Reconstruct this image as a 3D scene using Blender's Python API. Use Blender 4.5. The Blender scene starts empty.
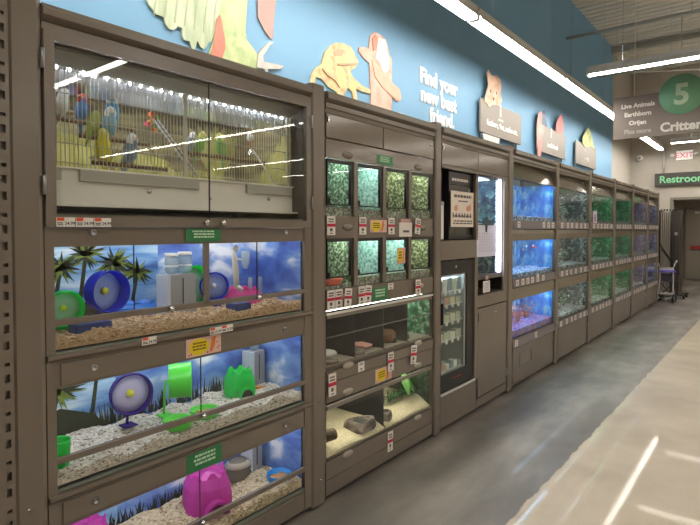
import bpy, bmesh, math, random
from mathutils import Vector, Matrix
C = bpy.context.scene.collection
PI = math.pi
random.seed(7)
# ------------------------------------------------------------------ camera, world, exposure
sc = bpy.context.scene
sc.view_settings.view_transform = 'Standard'
sc.view_settings.look = 'None'
sc.view_settings.gamma = 1.0
sc.view_settings.use_curve_mapping = False
sc.view_settings.exposure = 0.18
sc.cycles.use_denoising = True
sc.cycles.max_bounces = 7
sc.cycles.diffuse_bounces = 3
sc.cycles.glossy_bounces = 4
sc.cycles.transmission_bounces = 4
sc.cycles.transparent_max_bounces = 12
sc.cycles.caustics_reflective = False
sc.cycles.caustics_refractive = False
sc.cycles.sample_clamp_indirect = 4.0
cam_d = bpy.data.cameras.new('camera')
cam = bpy.data.objects.new('camera', cam_d)
C.objects.link(cam)
cam_d.sensor_width = 36.0
cam_d.lens = 540.0 / 700.0 * 36.0
cam_d.shift_y = -17.4 / 700.0
cam_d.clip_start = 0.05
cam.location = (2.06, 0.0, 1.6)
cam.rotation_euler = (math.radians(90 - 1.6), 0, math.radians(38.3))
sc.camera = cam
w = bpy.data.worlds.new('world')
sc.world = w
w.use_nodes = True
w.node_tree.nodes['Background'].inputs[0].default_value = (0.9, 0.95, 1.0, 1)
w.node_tree.nodes['Background'].inputs[1].default_value = 0.03
TUBE = 27.0        # brightness of the ceiling strip diffusers

# ------------------------------------------------------------------ materials
def lin(c):
    return tuple(((v / 255) / 12.92 if v / 255 <= 0.04045 else ((v / 255 + 0.055) / 1.055) ** 2.4) for v in c) + (1.0,)

MATS = {}
def mat(name, rgb, rough=0.5, metal=0.0, var=0.0, scale=30.0, bump=0.0, bscale=None, emit=0.0, ecol=None, spec=0.5, alpha=1.0, coat=0.0):
    if name in MATS: return MATS[name]
    m = bpy.data.materials.new(name); m.use_nodes = True
    nt = m.node_tree; b = nt.nodes['Principled BSDF']
    b.inputs['Base Color'].default_value = lin(rgb)
    b.inputs['Roughness'].default_value = rough
    b.inputs['Metallic'].default_value = metal
    b.inputs['Specular IOR Level'].default_value = spec
    b.inputs['Coat Weight'].default_value = coat
    if alpha < 1: b.inputs['Alpha'].default_value = alpha
    if emit:
        b.inputs['Emission Color'].default_value = lin(ecol or rgb)
        b.inputs['Emission Strength'].default_value = emit
    if var or bump:
        tc = nt.nodes.new('ShaderNodeTexCoord')
        n = nt.nodes.new('ShaderNodeTexNoise'); n.inputs['Scale'].default_value = scale; n.inputs['Detail'].default_value = 4
        nt.links.new(tc.outputs['Object'], n.inputs['Vector'])
        if var:
            r = nt.nodes.new('ShaderNodeMapRange')
            r.inputs[1].default_value = .3; r.inputs[2].default_value = .7
            r.inputs[3].default_value = 1 - var; r.inputs[4].default_value = 1 + var
            nt.links.new(n.outputs['Fac'], r.inputs[0])
            mx = nt.nodes.new('ShaderNodeVectorMath'); mx.operation = 'SCALE'
            mx.inputs[0].default_value = lin(rgb)[:3]
            nt.links.new(r.outputs[0], mx.inputs['Scale'])
            nt.links.new(mx.outputs[0], b.inputs['Base Color'])
        if bump:
            n2 = nt.nodes.new('ShaderNodeTexNoise'); n2.inputs['Scale'].default_value = bscale or scale
            nt.links.new(tc.outputs['Object'], n2.inputs['Vector'])
            bp = nt.nodes.new('ShaderNodeBump'); bp.inputs['Strength'].default_value = bump; bp.inputs['Distance'].default_value = .01
            nt.links.new(n2.outputs['Fac'], bp.inputs['Height']); nt.links.new(bp.outputs[0], b.inputs['Normal'])
    MATS[name] = m
    return m

def ramp_mat(name, stops, scale=20.0, rough=0.5, detail=5, stretch=(1, 1, 1), kind='noise', distort=0.0, bump=0.0):
    """colour ramp over a noise or voronoi pattern in the object's own space"""
    if name in MATS: return MATS[name]
    m = bpy.data.materials.new(name); m.use_nodes = True
    nt = m.node_tree; b = nt.nodes['Principled BSDF']; b.inputs['Roughness'].default_value = rough
    tc = nt.nodes.new('ShaderNodeTexCoord'); mp = nt.nodes.new('ShaderNodeMapping'); mp.inputs['Scale'].default_value = stretch
    nt.links.new(tc.outputs['Object'], mp.inputs[0])
    if kind == 'noise':
        n = nt.nodes.new('ShaderNodeTexNoise'); n.inputs['Detail'].default_value = detail; n.inputs['Distortion'].default_value = distort; out = n.outputs['Fac']
    else:
        n = nt.nodes.new('ShaderNodeTexVoronoi'); out = n.outputs['Color']
    n.inputs['Scale'].default_value = scale
    nt.links.new(mp.outputs[0], n.inputs['Vector'])
    r = nt.nodes.new('ShaderNodeValToRGB')
    e = r.color_ramp.elements
    while len(e) < len(stops): e.new(.5)
    for k, (p, c) in enumerate(stops):
        e[k].position = p; e[k].color = lin(c)
    nt.links.new(out, r.inputs[0]); nt.links.new(r.outputs[0], b.inputs['Base Color'])
    if bump:
        bp = nt.nodes.new('ShaderNodeBump'); bp.inputs['Strength'].default_value = bump; bp.inputs['Distance'].default_value = .01
        nt.links.new(out, bp.inputs['Height']); nt.links.new(bp.outputs[0], b.inputs['Normal'])
    MATS[name] = m
    return m

def glass_mat(name, tint=(255, 255, 255), boost=1.0, rough=0.0):
    if name in MATS: return MATS[name]
    m = bpy.data.materials.new(name); m.use_nodes = True
    nt = m.node_tree; nt.nodes.remove(nt.nodes['Principled BSDF'])
    out = nt.nodes['Material Output']
    t = nt.nodes.new('ShaderNodeBsdfTransparent'); t.inputs[0].default_value = lin(tint)
    g = nt.nodes.new('ShaderNodeBsdfGlossy'); g.inputs['Roughness'].default_value = rough; g.inputs[0].default_value = (.9, .95, .95, 1)
    f = nt.nodes.new('ShaderNodeLayerWeight'); f.inputs[0].default_value = .5
    pw = nt.nodes.new('ShaderNodeMath'); pw.operation = 'POWER'; pw.inputs[1].default_value = 5
    nt.links.new(f.outputs['Facing'], pw.inputs[0])
    k = nt.nodes.new('ShaderNodeMath'); k.operation = 'MULTIPLY_ADD'; k.inputs[1].default_value = .9 * boost; k.inputs[2].default_value = .035 * boost; k.use_clamp = True
    mx = nt.nodes.new('ShaderNodeMixShader')
    nt.links.new(pw.outputs[0], k.inputs[0]); nt.links.new(k.outputs[0], mx.inputs[0])
    nt.links.new(t.outputs[0], mx.inputs[1]); nt.links.new(g.outputs[0], mx.inputs[2])
    nt.links.new(mx.outputs[0], out.inputs[0])
    MATS[name] = m
    return m

def plastic(name, rgb, a=0.35):
    """thin tinted see-through plastic: part diffuse, part translucent, part clear"""
    if name in MATS: return MATS[name]
    m = bpy.data.materials.new(name); m.use_nodes = True
    nt = m.node_tree; b = nt.nodes['Principled BSDF']; out = nt.nodes['Material Output']
    b.inputs['Base Color'].default_value = lin(rgb); b.inputs['Roughness'].default_value = .2
    tr = nt.nodes.new('ShaderNodeBsdfTranslucent'); tr.inputs[0].default_value = lin(rgb)
    tp = nt.nodes.new('ShaderNodeBsdfTransparent'); tp.inputs[0].default_value = lin(rgb)
    m1 = nt.nodes.new('ShaderNodeMixShader'); m1.inputs[0].default_value = .45
    m2 = nt.nodes.new('ShaderNodeMixShader'); m2.inputs[0].default_value = a
    nt.links.new(b.outputs[0], m1.inputs[1]); nt.links.new(tr.outputs[0], m1.inputs[2])
    nt.links.new(m1.outputs[0], m2.inputs[1]); nt.links.new(tp.outputs[0], m2.inputs[2])
    nt.links.new(m2.outputs[0], out.inputs[0])
    MATS[name] = m
    return m

BROWN = mat('taupe_laminate', (120, 111, 101), .27, var=.03, scale=3, bump=.015, bscale=5)
BROWN_G = mat('taupe_gloss', (124, 115, 105), .13, var=.03, scale=3)
HOOD = mat('hood_gloss', (128, 120, 104), .12, metal=.25)
BROWN_D = mat('taupe_trim', (102, 94, 85), .4)
BLACK = mat('black_plastic', (22, 21, 22), .35)
DARK = mat('dark_interior', (34, 34, 36), .5)
RUBBER = mat('rubber', (18, 18, 19), .8)
WHITE = mat('white_plastic', (235, 235, 232), .35)
CREAM = mat('white_enamel', (232, 229, 222), .4)
GREYP = mat('grey_plastic', (150, 152, 156), .4)
CHROME = mat('chrome', (215, 215, 215), .18, metal=1)
STEEL = mat('brushed_steel', (170, 172, 175), .35, metal=1)
WIRE = mat('galvanised_wire', (190, 186, 172), .4, metal=.1)
PULL = mat('pull_metal', (176, 168, 158), .3, metal=.55)
PAPER = mat('paper', (232, 228, 222), .7)
INK = mat('ink', (40, 38, 38), .7)
REDINK = mat('red_ink', (196, 28, 62), .6)
ORANGEINK = mat('orange_ink', (222, 84, 44), .6)
YELLOWINK = mat('yellow_ink', (232, 208, 30), .6)
GREENST = mat('green_sticker', (42, 122, 74), .45)
PALEINK = mat('pale_ink', (196, 226, 196), .6)
PINKPAPER = mat('pink_paper', (232, 190, 180), .6)
GLASS = glass_mat('window_glass', (252, 253, 252), .8)
TANKGLASS = glass_mat('tank_glass', (240, 248, 250), .8)
EDGE = mat('green_glass_edge', (120, 128, 118), .3)
LED = mat('led_white', (255, 255, 255), .4, emit=9, ecol=(240, 246, 255))
UPL = mat('added_uplight', (255, 255, 255), .4, emit=TUBE * .35, ecol=(255, 246, 232))  # added glow for the lamp tops, fills in light on the roof deck
DIFF = mat('lamp_diffuser', (255, 255, 255), .4, emit=TUBE, ecol=(255, 246, 232))
DIFFW = mat('lamp_diffuser_wall_row', (255, 255, 255), .4, emit=TUBE * 1.2, ecol=(255, 248, 238))
HOUSE = mat('lamp_housing', (225, 225, 222), .45)

# ------------------------------------------------------------------ geometry helpers
class MB:
    def __init__(s): s.bm = bmesh.new(); s.M = Matrix.Identity(4); s.mi = 0; s.sm = False
    def _add(s, vs, fs):
        bv = [s.bm.verts.new(s.M @ Vector(v)) for v in vs]
        for f in fs:
            try:
                fc = s.bm.faces.new([bv[i] for i in f]); fc.material_index = s.mi; fc.smooth = s.sm
            except ValueError: pass
        return s
    def box(s, x0, x1, y0, y1, z0, z1, bev=0.0):
        if bev <= 0:
            v = [(x, y, z) for x in (x0, x1) for y in (y0, y1) for z in (z0, z1)]
            return s._add(v, [(0, 1, 3, 2), (4, 6, 7, 5), (0, 4, 5, 1), (2, 3, 7, 6), (0, 2, 6, 4), (1, 5, 7, 3)])
        t = bmesh.new()
        bmesh.ops.create_cube(t, size=1)
        for v in t.verts: v.co = ((x0 + x1) / 2 + v.co.x * (x1 - x0), (y0 + y1) / 2 + v.co.y * (y1 - y0), (z0 + z1) / 2 + v.co.z * (z1 - z0))
        b = min(bev, .45 * min(abs(x1 - x0), abs(y1 - y0), abs(z1 - z0)))
        bmesh.ops.bevel(t, geom=t.edges[:], offset=b, segments=2, affect='EDGES', profile=.7)
        return s.absorb(t)
    def absorb(s, t):
        t.verts.index_update()
        vs = [v.co.copy() for v in t.verts]; fs = [[v.index for v in f.verts] for f in t.faces]
        t.free()
        return s._add(vs, fs)
    def frame(s, x0, x1, y0, y1, z0, z1, wy, wz0, wz1=None, wy1=None):
        wz1 = wz0 if wz1 is None else wz1; wy1 = wy if wy1 is None else wy1
        s.box(x0, x1, y0, y0 + wy, z0, z1); s.box(x0, x1, y1 - wy1, y1, z0, z1)
        s.box(x0, x1, y0 + wy, y1 - wy1, z0, z0 + wz0); s.box(x0, x1, y0 + wy, y1 - wy1, z1 - wz1, z1)
        return s
    def prism(s, poly, a0, a1, ax='x'):
        """poly in the two other axes, extruded along ax"""
        def P(p, a): return {'x': (a, p[0], p[1]), 'y': (p[0], a, p[1]), 'z': (p[0], p[1], a)}[ax]
        n = len(poly)
        vs = [P(p, a0) for p in poly] + [P(p, a1) for p in poly]
        fs = [tuple(range(n)), tuple(range(2 * n - 1, n - 1, -1))] + [(i, (i + 1) % n, (i + 1) % n + n, i + n) for i in range(n)]
        return s._add(vs, fs)
    def lathe(s, prof, o=(0, 0, 0), axis=(0, 0, 1), n=24, squash=(1, 1)):
        q = Vector((0, 0, 1)).rotation_difference(Vector(axis).normalized()); o = Vector(o)
        vs = []; fs = []
        for r, h in prof:
            for k in range(n):
                a = 2 * PI * k / n
                vs.append(o + q @ Vector((r * squash[0] * math.cos(a), r * squash[1] * math.sin(a), h)))
        for i in range(len(prof) - 1):
            for k in range(n): fs.append((i * n + k, i * n + (k + 1) % n, (i + 1) * n + (k + 1) % n, (i + 1) * n + k))
        sm, s.sm = s.sm, True
        s._add(vs, fs); s.sm = sm
        return s
    def cyl(s, p0, p1, r, n=12, r1=None):
        p0 = Vector(p0); p1 = Vector(p1); h = (p1 - p0).length; r1 = r if r1 is None else r1
        return s.lathe([(0, 0), (r, 0), (r, 0), (r1, h), (r1, h), (0, h)], p0, p1 - p0, n)
    def tube(s, pts, r, n=8):
        for a, b in zip(pts[:-1], pts[1:]):
            s.cyl(a, b, r, n)
        return s
    def ell(s, c, r, n=12, m=8, rot=None):
        vs = []; fs = []; c = Vector(c)
        for i in range(m + 1):
            t = PI * i / m
            for k in range(n):
                a = 2 * PI * k / n
                v = Vector((r[0] * math.sin(t) * math.cos(a), r[1] * math.sin(t) * math.sin(a), r[2] * math.cos(t)))
                if rot is not None: v = rot @ v
                vs.append(c + v)
        for i in range(m):
            for k in range(n): fs.append((i * n + k, (i + 1) * n + k, (i + 1) * n + (k + 1) % n, i * n + (k + 1) % n))
        sm, s.sm = s.sm, True
        s._add(vs, fs); s.sm = sm
        return s
    def loft(s, rings, n=12):
        """rings: (centre, radius_a, radius_b, axis_a, axis_b) joined in one skin"""
        vs = []; fs = []
        for c, ra, rb, A, B in rings:
            for k in range(n):
                a = 2 * PI * k / n
                vs.append(Vector(c) + Vector(A) * ra * math.cos(a) + Vector(B) * rb * math.sin(a))
        m = len(rings)
        for i in range(m - 1):
            for k in range(n): fs.append((i * n + k, i * n + (k + 1) % n, (i + 1) * n + (k + 1) % n, (i + 1) * n + k))
        fs.append(tuple(range(n - 1, -1, -1))); fs.append(tuple(range((m - 1) * n, m * n)))
        sm, s.sm = s.sm, True
        s._add(vs, fs); s.sm = sm
        return s

WORLD = {}
def wl(o):
    v = Vector((0, 0, 0))
    while o is not None: v += Vector(o.location); o = o.parent
    return v
def obj(name, mb, mats, parent=None, base=None, label=None):
    """links the collected shape as ONE mesh object; shapes are given in the parent's coordinates, or the place's own at top level"""
    bmesh.ops.remove_doubles(mb.bm, verts=mb.bm.verts, dist=1e-6) if len(mb.bm.verts) < 60000 else None
    bmesh.ops.recalc_face_normals(mb.bm, faces=mb.bm.faces)
    me = bpy.data.meshes.new(name); mb.bm.to_mesh(me); mb.bm.free()
    for m in (mats if isinstance(mats, (list, tuple)) else [mats]): me.materials.append(m)
    o = bpy.data.objects.new(name, me); C.objects.link(o)
    if parent is not None:
        o.parent = parent
    else:
        if base is None:
            xs = [v.co for v in me.vertices]
            lo = Vector([min(v[i] for v in xs) for i in range(3)]); hi = Vector([max(v[i] for v in xs) for i in range(3)])
            base = Vector(((lo.x + hi.x) / 2, (lo.y + hi.y) / 2, lo.z))
        base = Vector(base)
        me.transform(Matrix.Translation(-base)); o.location = base
    if label: o['label'] = label
    return o
def tag(o, label, cat, group=None, kind=None):
    if label: o['label'] = label
    if cat: o['category'] = cat
    if group: o['group'] = group
    if kind: o['kind'] = kind
    return o
def thing(name, label, cat, loc=(0, 0, 0), group=None, rot=(0, 0, 0)):
    o = bpy.data.objects.new(name, None); o.empty_display_size = .05
    C.objects.link(o); o.location = loc; o.rotation_euler = rot
    return tag(o, label, cat, group)
def struct(name, mb, m): o = obj(name, mb, m); o['kind'] = 'structure'; return o
def copy_tree(o, parent=None):
    c = o.copy(); C.objects.link(c); c.parent = parent
    for ch in o.children: copy_tree(ch, c)
    return c
def text(name, s, size, loc, normal, m, parent, bold=0.0, align='LEFT', ext=0.002, up=(0, 0, 1), space=1.0):
    """raised lettering facing along normal, turned into a mesh"""
    cu = bpy.data.curves.new(name, 'FONT'); cu.body = s; cu.size = size; cu.extrude = ext; cu.offset = bold; cu.align_x = align
    cu.space_line = space; cu.resolution_u = 3
    t = bpy.data.objects.new(name, cu); C.objects.link(t)
    dg = bpy.context.evaluated_depsgraph_get(); dg.update()
    me = bpy.data.meshes.new_from_object(t.evaluated_get(dg)); bpy.data.objects.remove(t)
    n = Vector(normal).normalized(); u = Vector(up); r = u.cross(n).normalized()
    R = Matrix((r, u, n)).transposed().to_4x4()
    me.transform(Matrix.Translation(Vector(loc)) @ R)
    me.materials.clear(); me.materials.append(m)
    o = bpy.data.objects.new(name, me); C.objects.link(o); o.parent = parent
    return o
# ================================================================== THE PLACE: x out of the cabinet fronts, y down the aisle, z up
YE = 15.6; CEIL = 5.62
# floor: polished concrete; the strip along the cabinets is stained dark
fm = bpy.data.materials.new('polished_concrete'); fm.use_nodes = True
nt = fm.node_tree; b = nt.nodes['Principled BSDF']
tc = nt.nodes.new('ShaderNodeTexCoord')
sx = nt.nodes.new('ShaderNodeSeparateXYZ'); nt.links.new(tc.outputs['Object'], sx.inputs[0])
def noise(sc_, det=5, st=None):
    n = nt.nodes.new('ShaderNodeTexNoise'); n.inputs['Scale'].default_value = sc_; n.inputs['Detail'].default_value = det
    if st:
        mp = nt.nodes.new('ShaderNodeMapping'); mp.inputs['Scale'].default_value = st
        nt.links.new(tc.outputs['Object'], mp.inputs[0]); nt.links.new(mp.outputs[0], n.inputs['Vector'])
    else: nt.links.new(tc.outputs['Object'], n.inputs['Vector'])
    return n
def ramp(src, stops):
    r = nt.nodes.new('ShaderNodeValToRGB'); e = r.color_ramp.elements
    while len(e) < len(stops): e.new(.5)
    for k, (p, c) in enumerate(stops): e[k].position = p; e[k].color = lin(c)
    nt.links.new(src, r.inputs[0]); return r
light = ramp(noise(1.3, 8).outputs['Fac'], [(.3, (158, 143, 124)), (.5, (174, 160, 141)), (.72, (186, 173, 155))])
dark = ramp(noise(1.6, 8, (1.6, .5, 1)).outputs['Fac'], [(.28, (80, 75, 70)), (.46, (100, 95, 89)), (.58, (122, 116, 109)), (.74, (150, 144, 135))])
wob = noise(6, 3); ad = nt.nodes.new('ShaderNodeMath'); ad.operation = 'MULTIPLY_ADD'
ad.inputs[1].default_value = .05; nt.links.new(wob.outputs['Fac'], ad.inputs[0]); nt.links.new(sx.outputs['X'], ad.inputs[2])
st = nt.nodes.new('ShaderNodeMapRange'); st.inputs[1].default_value = .93; st.inputs[2].default_value = .942
sl = nt.nodes.new('ShaderNodeMath'); sl.operation = 'MULTIPLY_ADD'; sl.inputs[1].default_value = -.0085
nt.links.new(sx.outputs['Y'], sl.inputs[0]); nt.links.new(ad.outputs[0], sl.inputs[2]); nt.links.new(sl.outputs[0], st.inputs[0])
mx = nt.nodes.new('ShaderNodeMix'); mx.data_type = 'RGBA'
nt.links.new(st.outputs[0], mx.inputs[0]); nt.links.new(dark.outputs[0], mx.inputs[6]); nt.links.new(light.outputs[0], mx.inputs[7])
speck = noise(90, 3); sr = nt.nodes.new('ShaderNodeMapRange'); sr.inputs[1].default_value = .3; sr.inputs[2].default_value = .7; sr.inputs[3].default_value = .93; sr.inputs[4].default_value = 1.06
nt.links.new(speck.outputs['Fac'], sr.inputs[0])
vm = nt.nodes.new('ShaderNodeVectorMath'); vm.operation = 'SCALE'; nt.links.new(mx.outputs[2], vm.inputs[0]); nt.links.new(sr.outputs[0], vm.inputs['Scale'])
nt.links.new(vm.outputs[0], b.inputs['Base Color'])
rr = nt.nodes.new('ShaderNodeMapRange'); rr.inputs[1].default_value = .3; rr.inputs[2].default_value = .7; rr.inputs[3].default_value = .42; rr.inputs[4].default_value = .55
nt.links.new(noise(3, 4).outputs['Fac'], rr.inputs[0]); nt.links.new(rr.outputs[0], b.inputs['Roughness'])
cw = nt.nodes.new('ShaderNodeMapRange'); cw.inputs[3].default_value = .04; cw.inputs[4].default_value = .17; nt.links.new(st.outputs[0], cw.inputs[0]); nt.links.new(cw.outputs[0], b.inputs['Coat Weight']); b.inputs['Coat Roughness'].default_value = .05; b.inputs['Specular IOR Level'].default_value = .35
bp = nt.nodes.new('ShaderNodeBump'); bp.inputs['Strength'].default_value = .06; bp.inputs['Distance'].default_value = .02
nt.links.new(noise(2.2, 2).outputs['Fac'], bp.inputs['Height']); nt.links.new(bp.outputs[0], b.inputs['Normal'])
f = MB().box(-1.2, 13, -5, 21.5, -.1, 0)
fo = obj('floor', f, fm, base=(0, 0, 0)); fo['kind'] = 'structure'

CEILM = mat('deck_white', (228, 223, 212), .7)
m = MB(); m.box(-1.2, 13, -5, YE + .1, CEIL + .06, CEIL + .12)
y = -5
while y < YE:          # corrugated steel deck, ribs across the aisle
    m.prism([(y, CEIL + .06), (y + .03, CEIL), (y + .11, CEIL), (y + .14, CEIL + .06)], -1.2, 13, 'x'); y += .2
struct('ceiling', m, CEILM)
GREYWALL = mat('beige_wall', (196, 190, 180), .75, var=.02, scale=4)
BLUE = mat('mural_blue', (128, 178, 214), .55, var=.03, scale=1.5)
m = MB().box(-1.2, -.95, -5, YE, 0, CEIL + .06); struct('wall_left', m, GREYWALL)
m = MB().box(-.95, -.85, -5, 13.1, 0, CEIL + .05); o = struct('wall_mural', m, BLUE)
# end wall with the opening to the restroom corridor
OX, OZ = .016, 2.35
m = MB(); m.box(-.95, OX, YE, YE + .2, 0, CEIL + .06); m.box(OX, 13, YE, YE + .2, OZ, CEIL + .06); m.box(2.6, 13, YE, YE + .2, 0, OZ)
struct('wall_end', m, GREYWALL)
m = MB().box(12.9, 13, -5, YE, 0, CEIL); struct('wall_right', m, mat('far_shelving_wall', (150, 140, 128), .7))
m = MB().box(-1.2, 13, -5.1, -5, 0, CEIL); struct('wall_back', m, mat('back_wall_paint', (150, 142, 132), .7))
CORR = mat('corridor_wall', (168, 160, 148), .7)
m = MB().box(-.7, -.6, YE + .2, 20.9, 0, 2.6); struct('wall_corridor_left', m, CORR)
m = MB().box(2.6, 2.7, YE + .2, 20.9, 0, 2.6); struct('wall_corridor_right', m, CORR)
m = MB().box(-.7, 2.7, 20.8, 20.9, 0, 2.6); struct('wall_corridor_end', m, CORR)
m = MB().box(-.7, 2.7, YE + .2, 20.9, 2.6, 2.7); struct('ceiling_corridor', m, CORR)
m = MB(); m.box(OX - .06, OX + .005, YE - .02, YE, 0, OZ + .06); m.box(OX + .005, 2.6, YE - .02, YE, OZ, OZ + .06)
struct('trim_1', m, mat('grey_trim', (128, 122, 112), .5))
# corridor door with a red push bar
dr = thing('door_1', None, None, (-.33, 20.78, 0)); dr['kind'] = 'structure'
GD = mat('grey_door', (158, 152, 140), .5)
obj('door_leaf', MB().box(.07, 1.0, -.05, -.01, .03, 2.26, .004), GD, dr)
obj('door_frame', MB().box(0.02, .07, -.07, 0, 0, 2.33).box(1.0, 1.06, -.07, 0, 0, 2.33).box(.07, 1.0, -.07, 0, 2.26, 2.33), mat('door_frame_grey', (132, 127, 117), .45), dr)
obj('push_bar', MB().box(.2, .9, -.14, -.05, .98, 1.09, .01), mat('push_bar_red', (178, 60, 56), .4), dr)
obj('door_closer', MB().box(.3, .65, -.11, -.05, 2.13, 2.2, .01), WHITE, dr)
obj('threshold', MB().box(.07, 1.0, -.07, -.005, 0, .025), STEEL, dr)
cl = thing('corridor_fill_light', 'added unseen light panel brightening the restroom corridor', 'ceiling light', (.9, 18.2, 2.56))  # unseen lamp added so the corridor does not render black
obj('frame', MB().box(-.33, .33, -.6, -.57, 0, .04).box(-.33, .33, .57, .6, 0, .04).box(-.33, -.3, -.57, .57, 0, .04).box(.3, .33, -.57, .57, 0, .04), WHITE, cl); obj('diffuser', MB().box(-.3, .3, -.57, .57, .005, .03), mat('corridor_fill_diffuser', (255, 255, 255), .4, emit=14, ecol=(255, 244, 228)), cl)
# roof beams and pipes
BM = mat('joist_white', (196, 192, 182), .6)
def joist(x, y0, y1):
    m = MB()
    m.box(x - .05, x + .05, y0, y1, CEIL - .08, CEIL - .02); m.box(x - .04, x + .04, y0, y1, CEIL - .62, CEIL - .57)
    y = y0; k = 0
    while y < y1 - .4:
        a, c = (CEIL - .58, CEIL - .05) if k % 2 else (CEIL - .05, CEIL - .58)
        m.cyl((x, y, a), (x, y + .4, c), .012, 6); y += .4; k += 1
    o = obj('roof_joist', m, BM); return o
for k, x in enumerate((1.75, 4.2, 6.7)):
    tag(joist(x, -4.9, YE), 'open web steel roof joist running down the aisle' if k == 0 else 'open web steel roof joist out over the store floor', 'joist', 'roof joists')
o = obj('roof_girder', MB().box(-.84, 12.9, 12.92, 13.04, CEIL - .16, CEIL - .1).box(-.84, 12.9, 12.96, 13.0, CEIL - .1, CEIL).box(-.84, 12.9, 12.92, 13.04, CEIL - .02, CEIL), BM)
tag(o, 'pale steel girder crossing under the roof deck at the end of the blue wall', 'girder')
PIPE = mat('pipe_paint', (206, 202, 194), .5)
for (y, z, x0, r, lab) in ((9.7, 4.9, -.84, .03, 'white pipe crossing below the roof deck, nearest the camera'), (11.9, 4.75, -.84, .035, 'white pipe crossing below the roof deck near the girder')):
    tag(obj('ceiling_pipe', MB().cyl((x0, y, z), (9, y, z), r, 10).cyl((1.0, y, z), (1.0, y, CEIL), .01, 6).cyl((4.0, y, z), (4.0, y, CEIL), .01, 6), PIPE), lab, 'pipe')
tag(obj('ceiling_conduit', MB().cyl((-.6, 11.0, 4.55), (3, 13.6, 4.7), .018, 8).cyl((.6, 11.87, 4.6), (.6, 11.87, CEIL), .008, 6), PIPE), 'thin white conduit slanting across behind the hanging sign', 'conduit')

# strip lamps
def strip(L):
    """lamp of length L along +y"""
    m = MB(); m.prism([(-.05, .03), (-.075, -.028), (-.071, -.030), (-.045, .02), (.045, .02), (.071, -.030), (.075, -.028), (.05, .03), (.05, .075), (-.05, .075)], 0, L, 'y')
    return m, MB().box(-.031, .031, .01, L - .01, -.038, .02, .010)
def make_strip(name, L, loc, rz, label, group):
    t = thing(name, label, 'ceiling light', loc, group, (0, 0, rz))
    h, d = strip(L)
    obj('housing', h, HOUSE, t); obj('diffuser', d, DIFF if rz else DIFFW, t)
    for y in (0, L):
        obj('end_cap', MB().box(-.05, .05, y - .012, y + .012, -.045, .05, .004), WHITE, t)
    for y in (.4, L - .4):
        obj('hanger', MB().cyl((0, y, .07), (0, y, CEIL - loc[2]), .0022, 5), STEEL, t)
    if rz: obj('added_uplight', MB().box(-.03, .03, .1, L - .1, .0752, .0756), UPL, t)  # added upward glow to brighten the ceiling, no part of the lamp
    return t
proto = make_strip('strip_light', 2.57, (-.19, 2.12, 3.59), 0, 'strip light along the blue wall, nearest of the visible row', 'strip lights along the blue wall')
seg = [4.73, 7.34, -.49, 9.95, 12.56]
lab = ['strip light above the rabbit board, second of the visible row by the blue wall', 'third strip light by the blue wall, ending just left of the hanging aisle sign',
       'strip light along the blue wall beyond the top edge of the photo', 'fourth strip light by the blue wall, mostly hidden behind the hanging aisle sign', 'last strip light of the wall row, nearest the end wall and exit sign']
for y, l in zip(seg, lab):
    c = copy_tree(proto); c.location = (-.19, y, 3.59); c['label'] = l
first = None
for r, Y in enumerate((-.3, 3.4, 7.42, 11.2, 14.35)):
    for k in range(5):
        x = .12 + k * 2.5
        vis = {(2, 0): 'long bright strip light across the aisle in front of the green 5 sign', (4, 0): 'small far strip light across the aisle above the exit sign'}.get((r, k), 'strip light hanging crosswise over the store floor, outside the direct view')
        if first is None:
            first = make_strip('aisle_light', 2.4, (x, Y, 3.62), -PI / 2, vis, 'crosswise strip lights over the aisle')
        else:
            c = copy_tree(first); c.location = (x, Y, 3.62); c['label'] = vis

# ------------------------------------------------------------------ wall graphics: flat cut-outs on the blue wall
XW = -.848
def cutout(name, polys, label, cat, group=None, x=XW):
    """polys: (outline in y,z, material, thickness step); the first is the board, the others are printed areas on it"""
    t = None
    for i, (pts, mt, nm) in enumerate(polys):
        m = MB().prism(pts, x, x + .012 + .003 * i, 'x')
        m.bm.normal_update(); bmesh.ops.triangulate(m.bm, faces=[f for f in m.bm.faces if len(f.verts) > 4])
        if i == 0: t = obj(name, m, mt, base=(x, 0, 0)); tag(t, label, cat, group)
        else:
            m.bm.transform(Matrix.Translation((-x, 0, 0)))
            obj(nm, m, mt, t)
    return t
def feather(name, a, bcol, c, sc_=5, st=(1, 3, .6)):
    return ramp_mat(name, [(.3, a), (.5, bcol), (.7, c)], sc_, .5, 6, st, distort=.6)
WING = feather('parrot_wing', (176, 196, 160), (202, 214, 180), (224, 230, 204))
BODY = feather('parrot_body', (174, 198, 138), (202, 218, 160), (220, 226, 180), 9, (1, 1, 1))
PRED = mat('parrot_red', (240, 138, 120), .5, var=.1, scale=8)
PCLAW = mat('parrot_claw', (214, 208, 200), .5, var=.1, scale=12)
LIZ = ramp_mat('lizard_skin', [(.3, (206, 168, 118)), (.5, (236, 210, 162)), (.7, (240, 222, 136))], 12, .5, 6)
LIZD = mat('lizard_mark', (204, 170, 134), .5)
HAM = ramp_mat('hamster_fur', [(.3, (220, 164, 140)), (.6, (242, 200, 182))], 8, .5, 6)
HAMW = mat('hamster_white_fur', (248, 240, 230), .5, var=.05, scale=10)
HAMO = mat('hamster_orange_fur', (240, 188, 162), .5, var=.08, scale=10)
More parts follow.
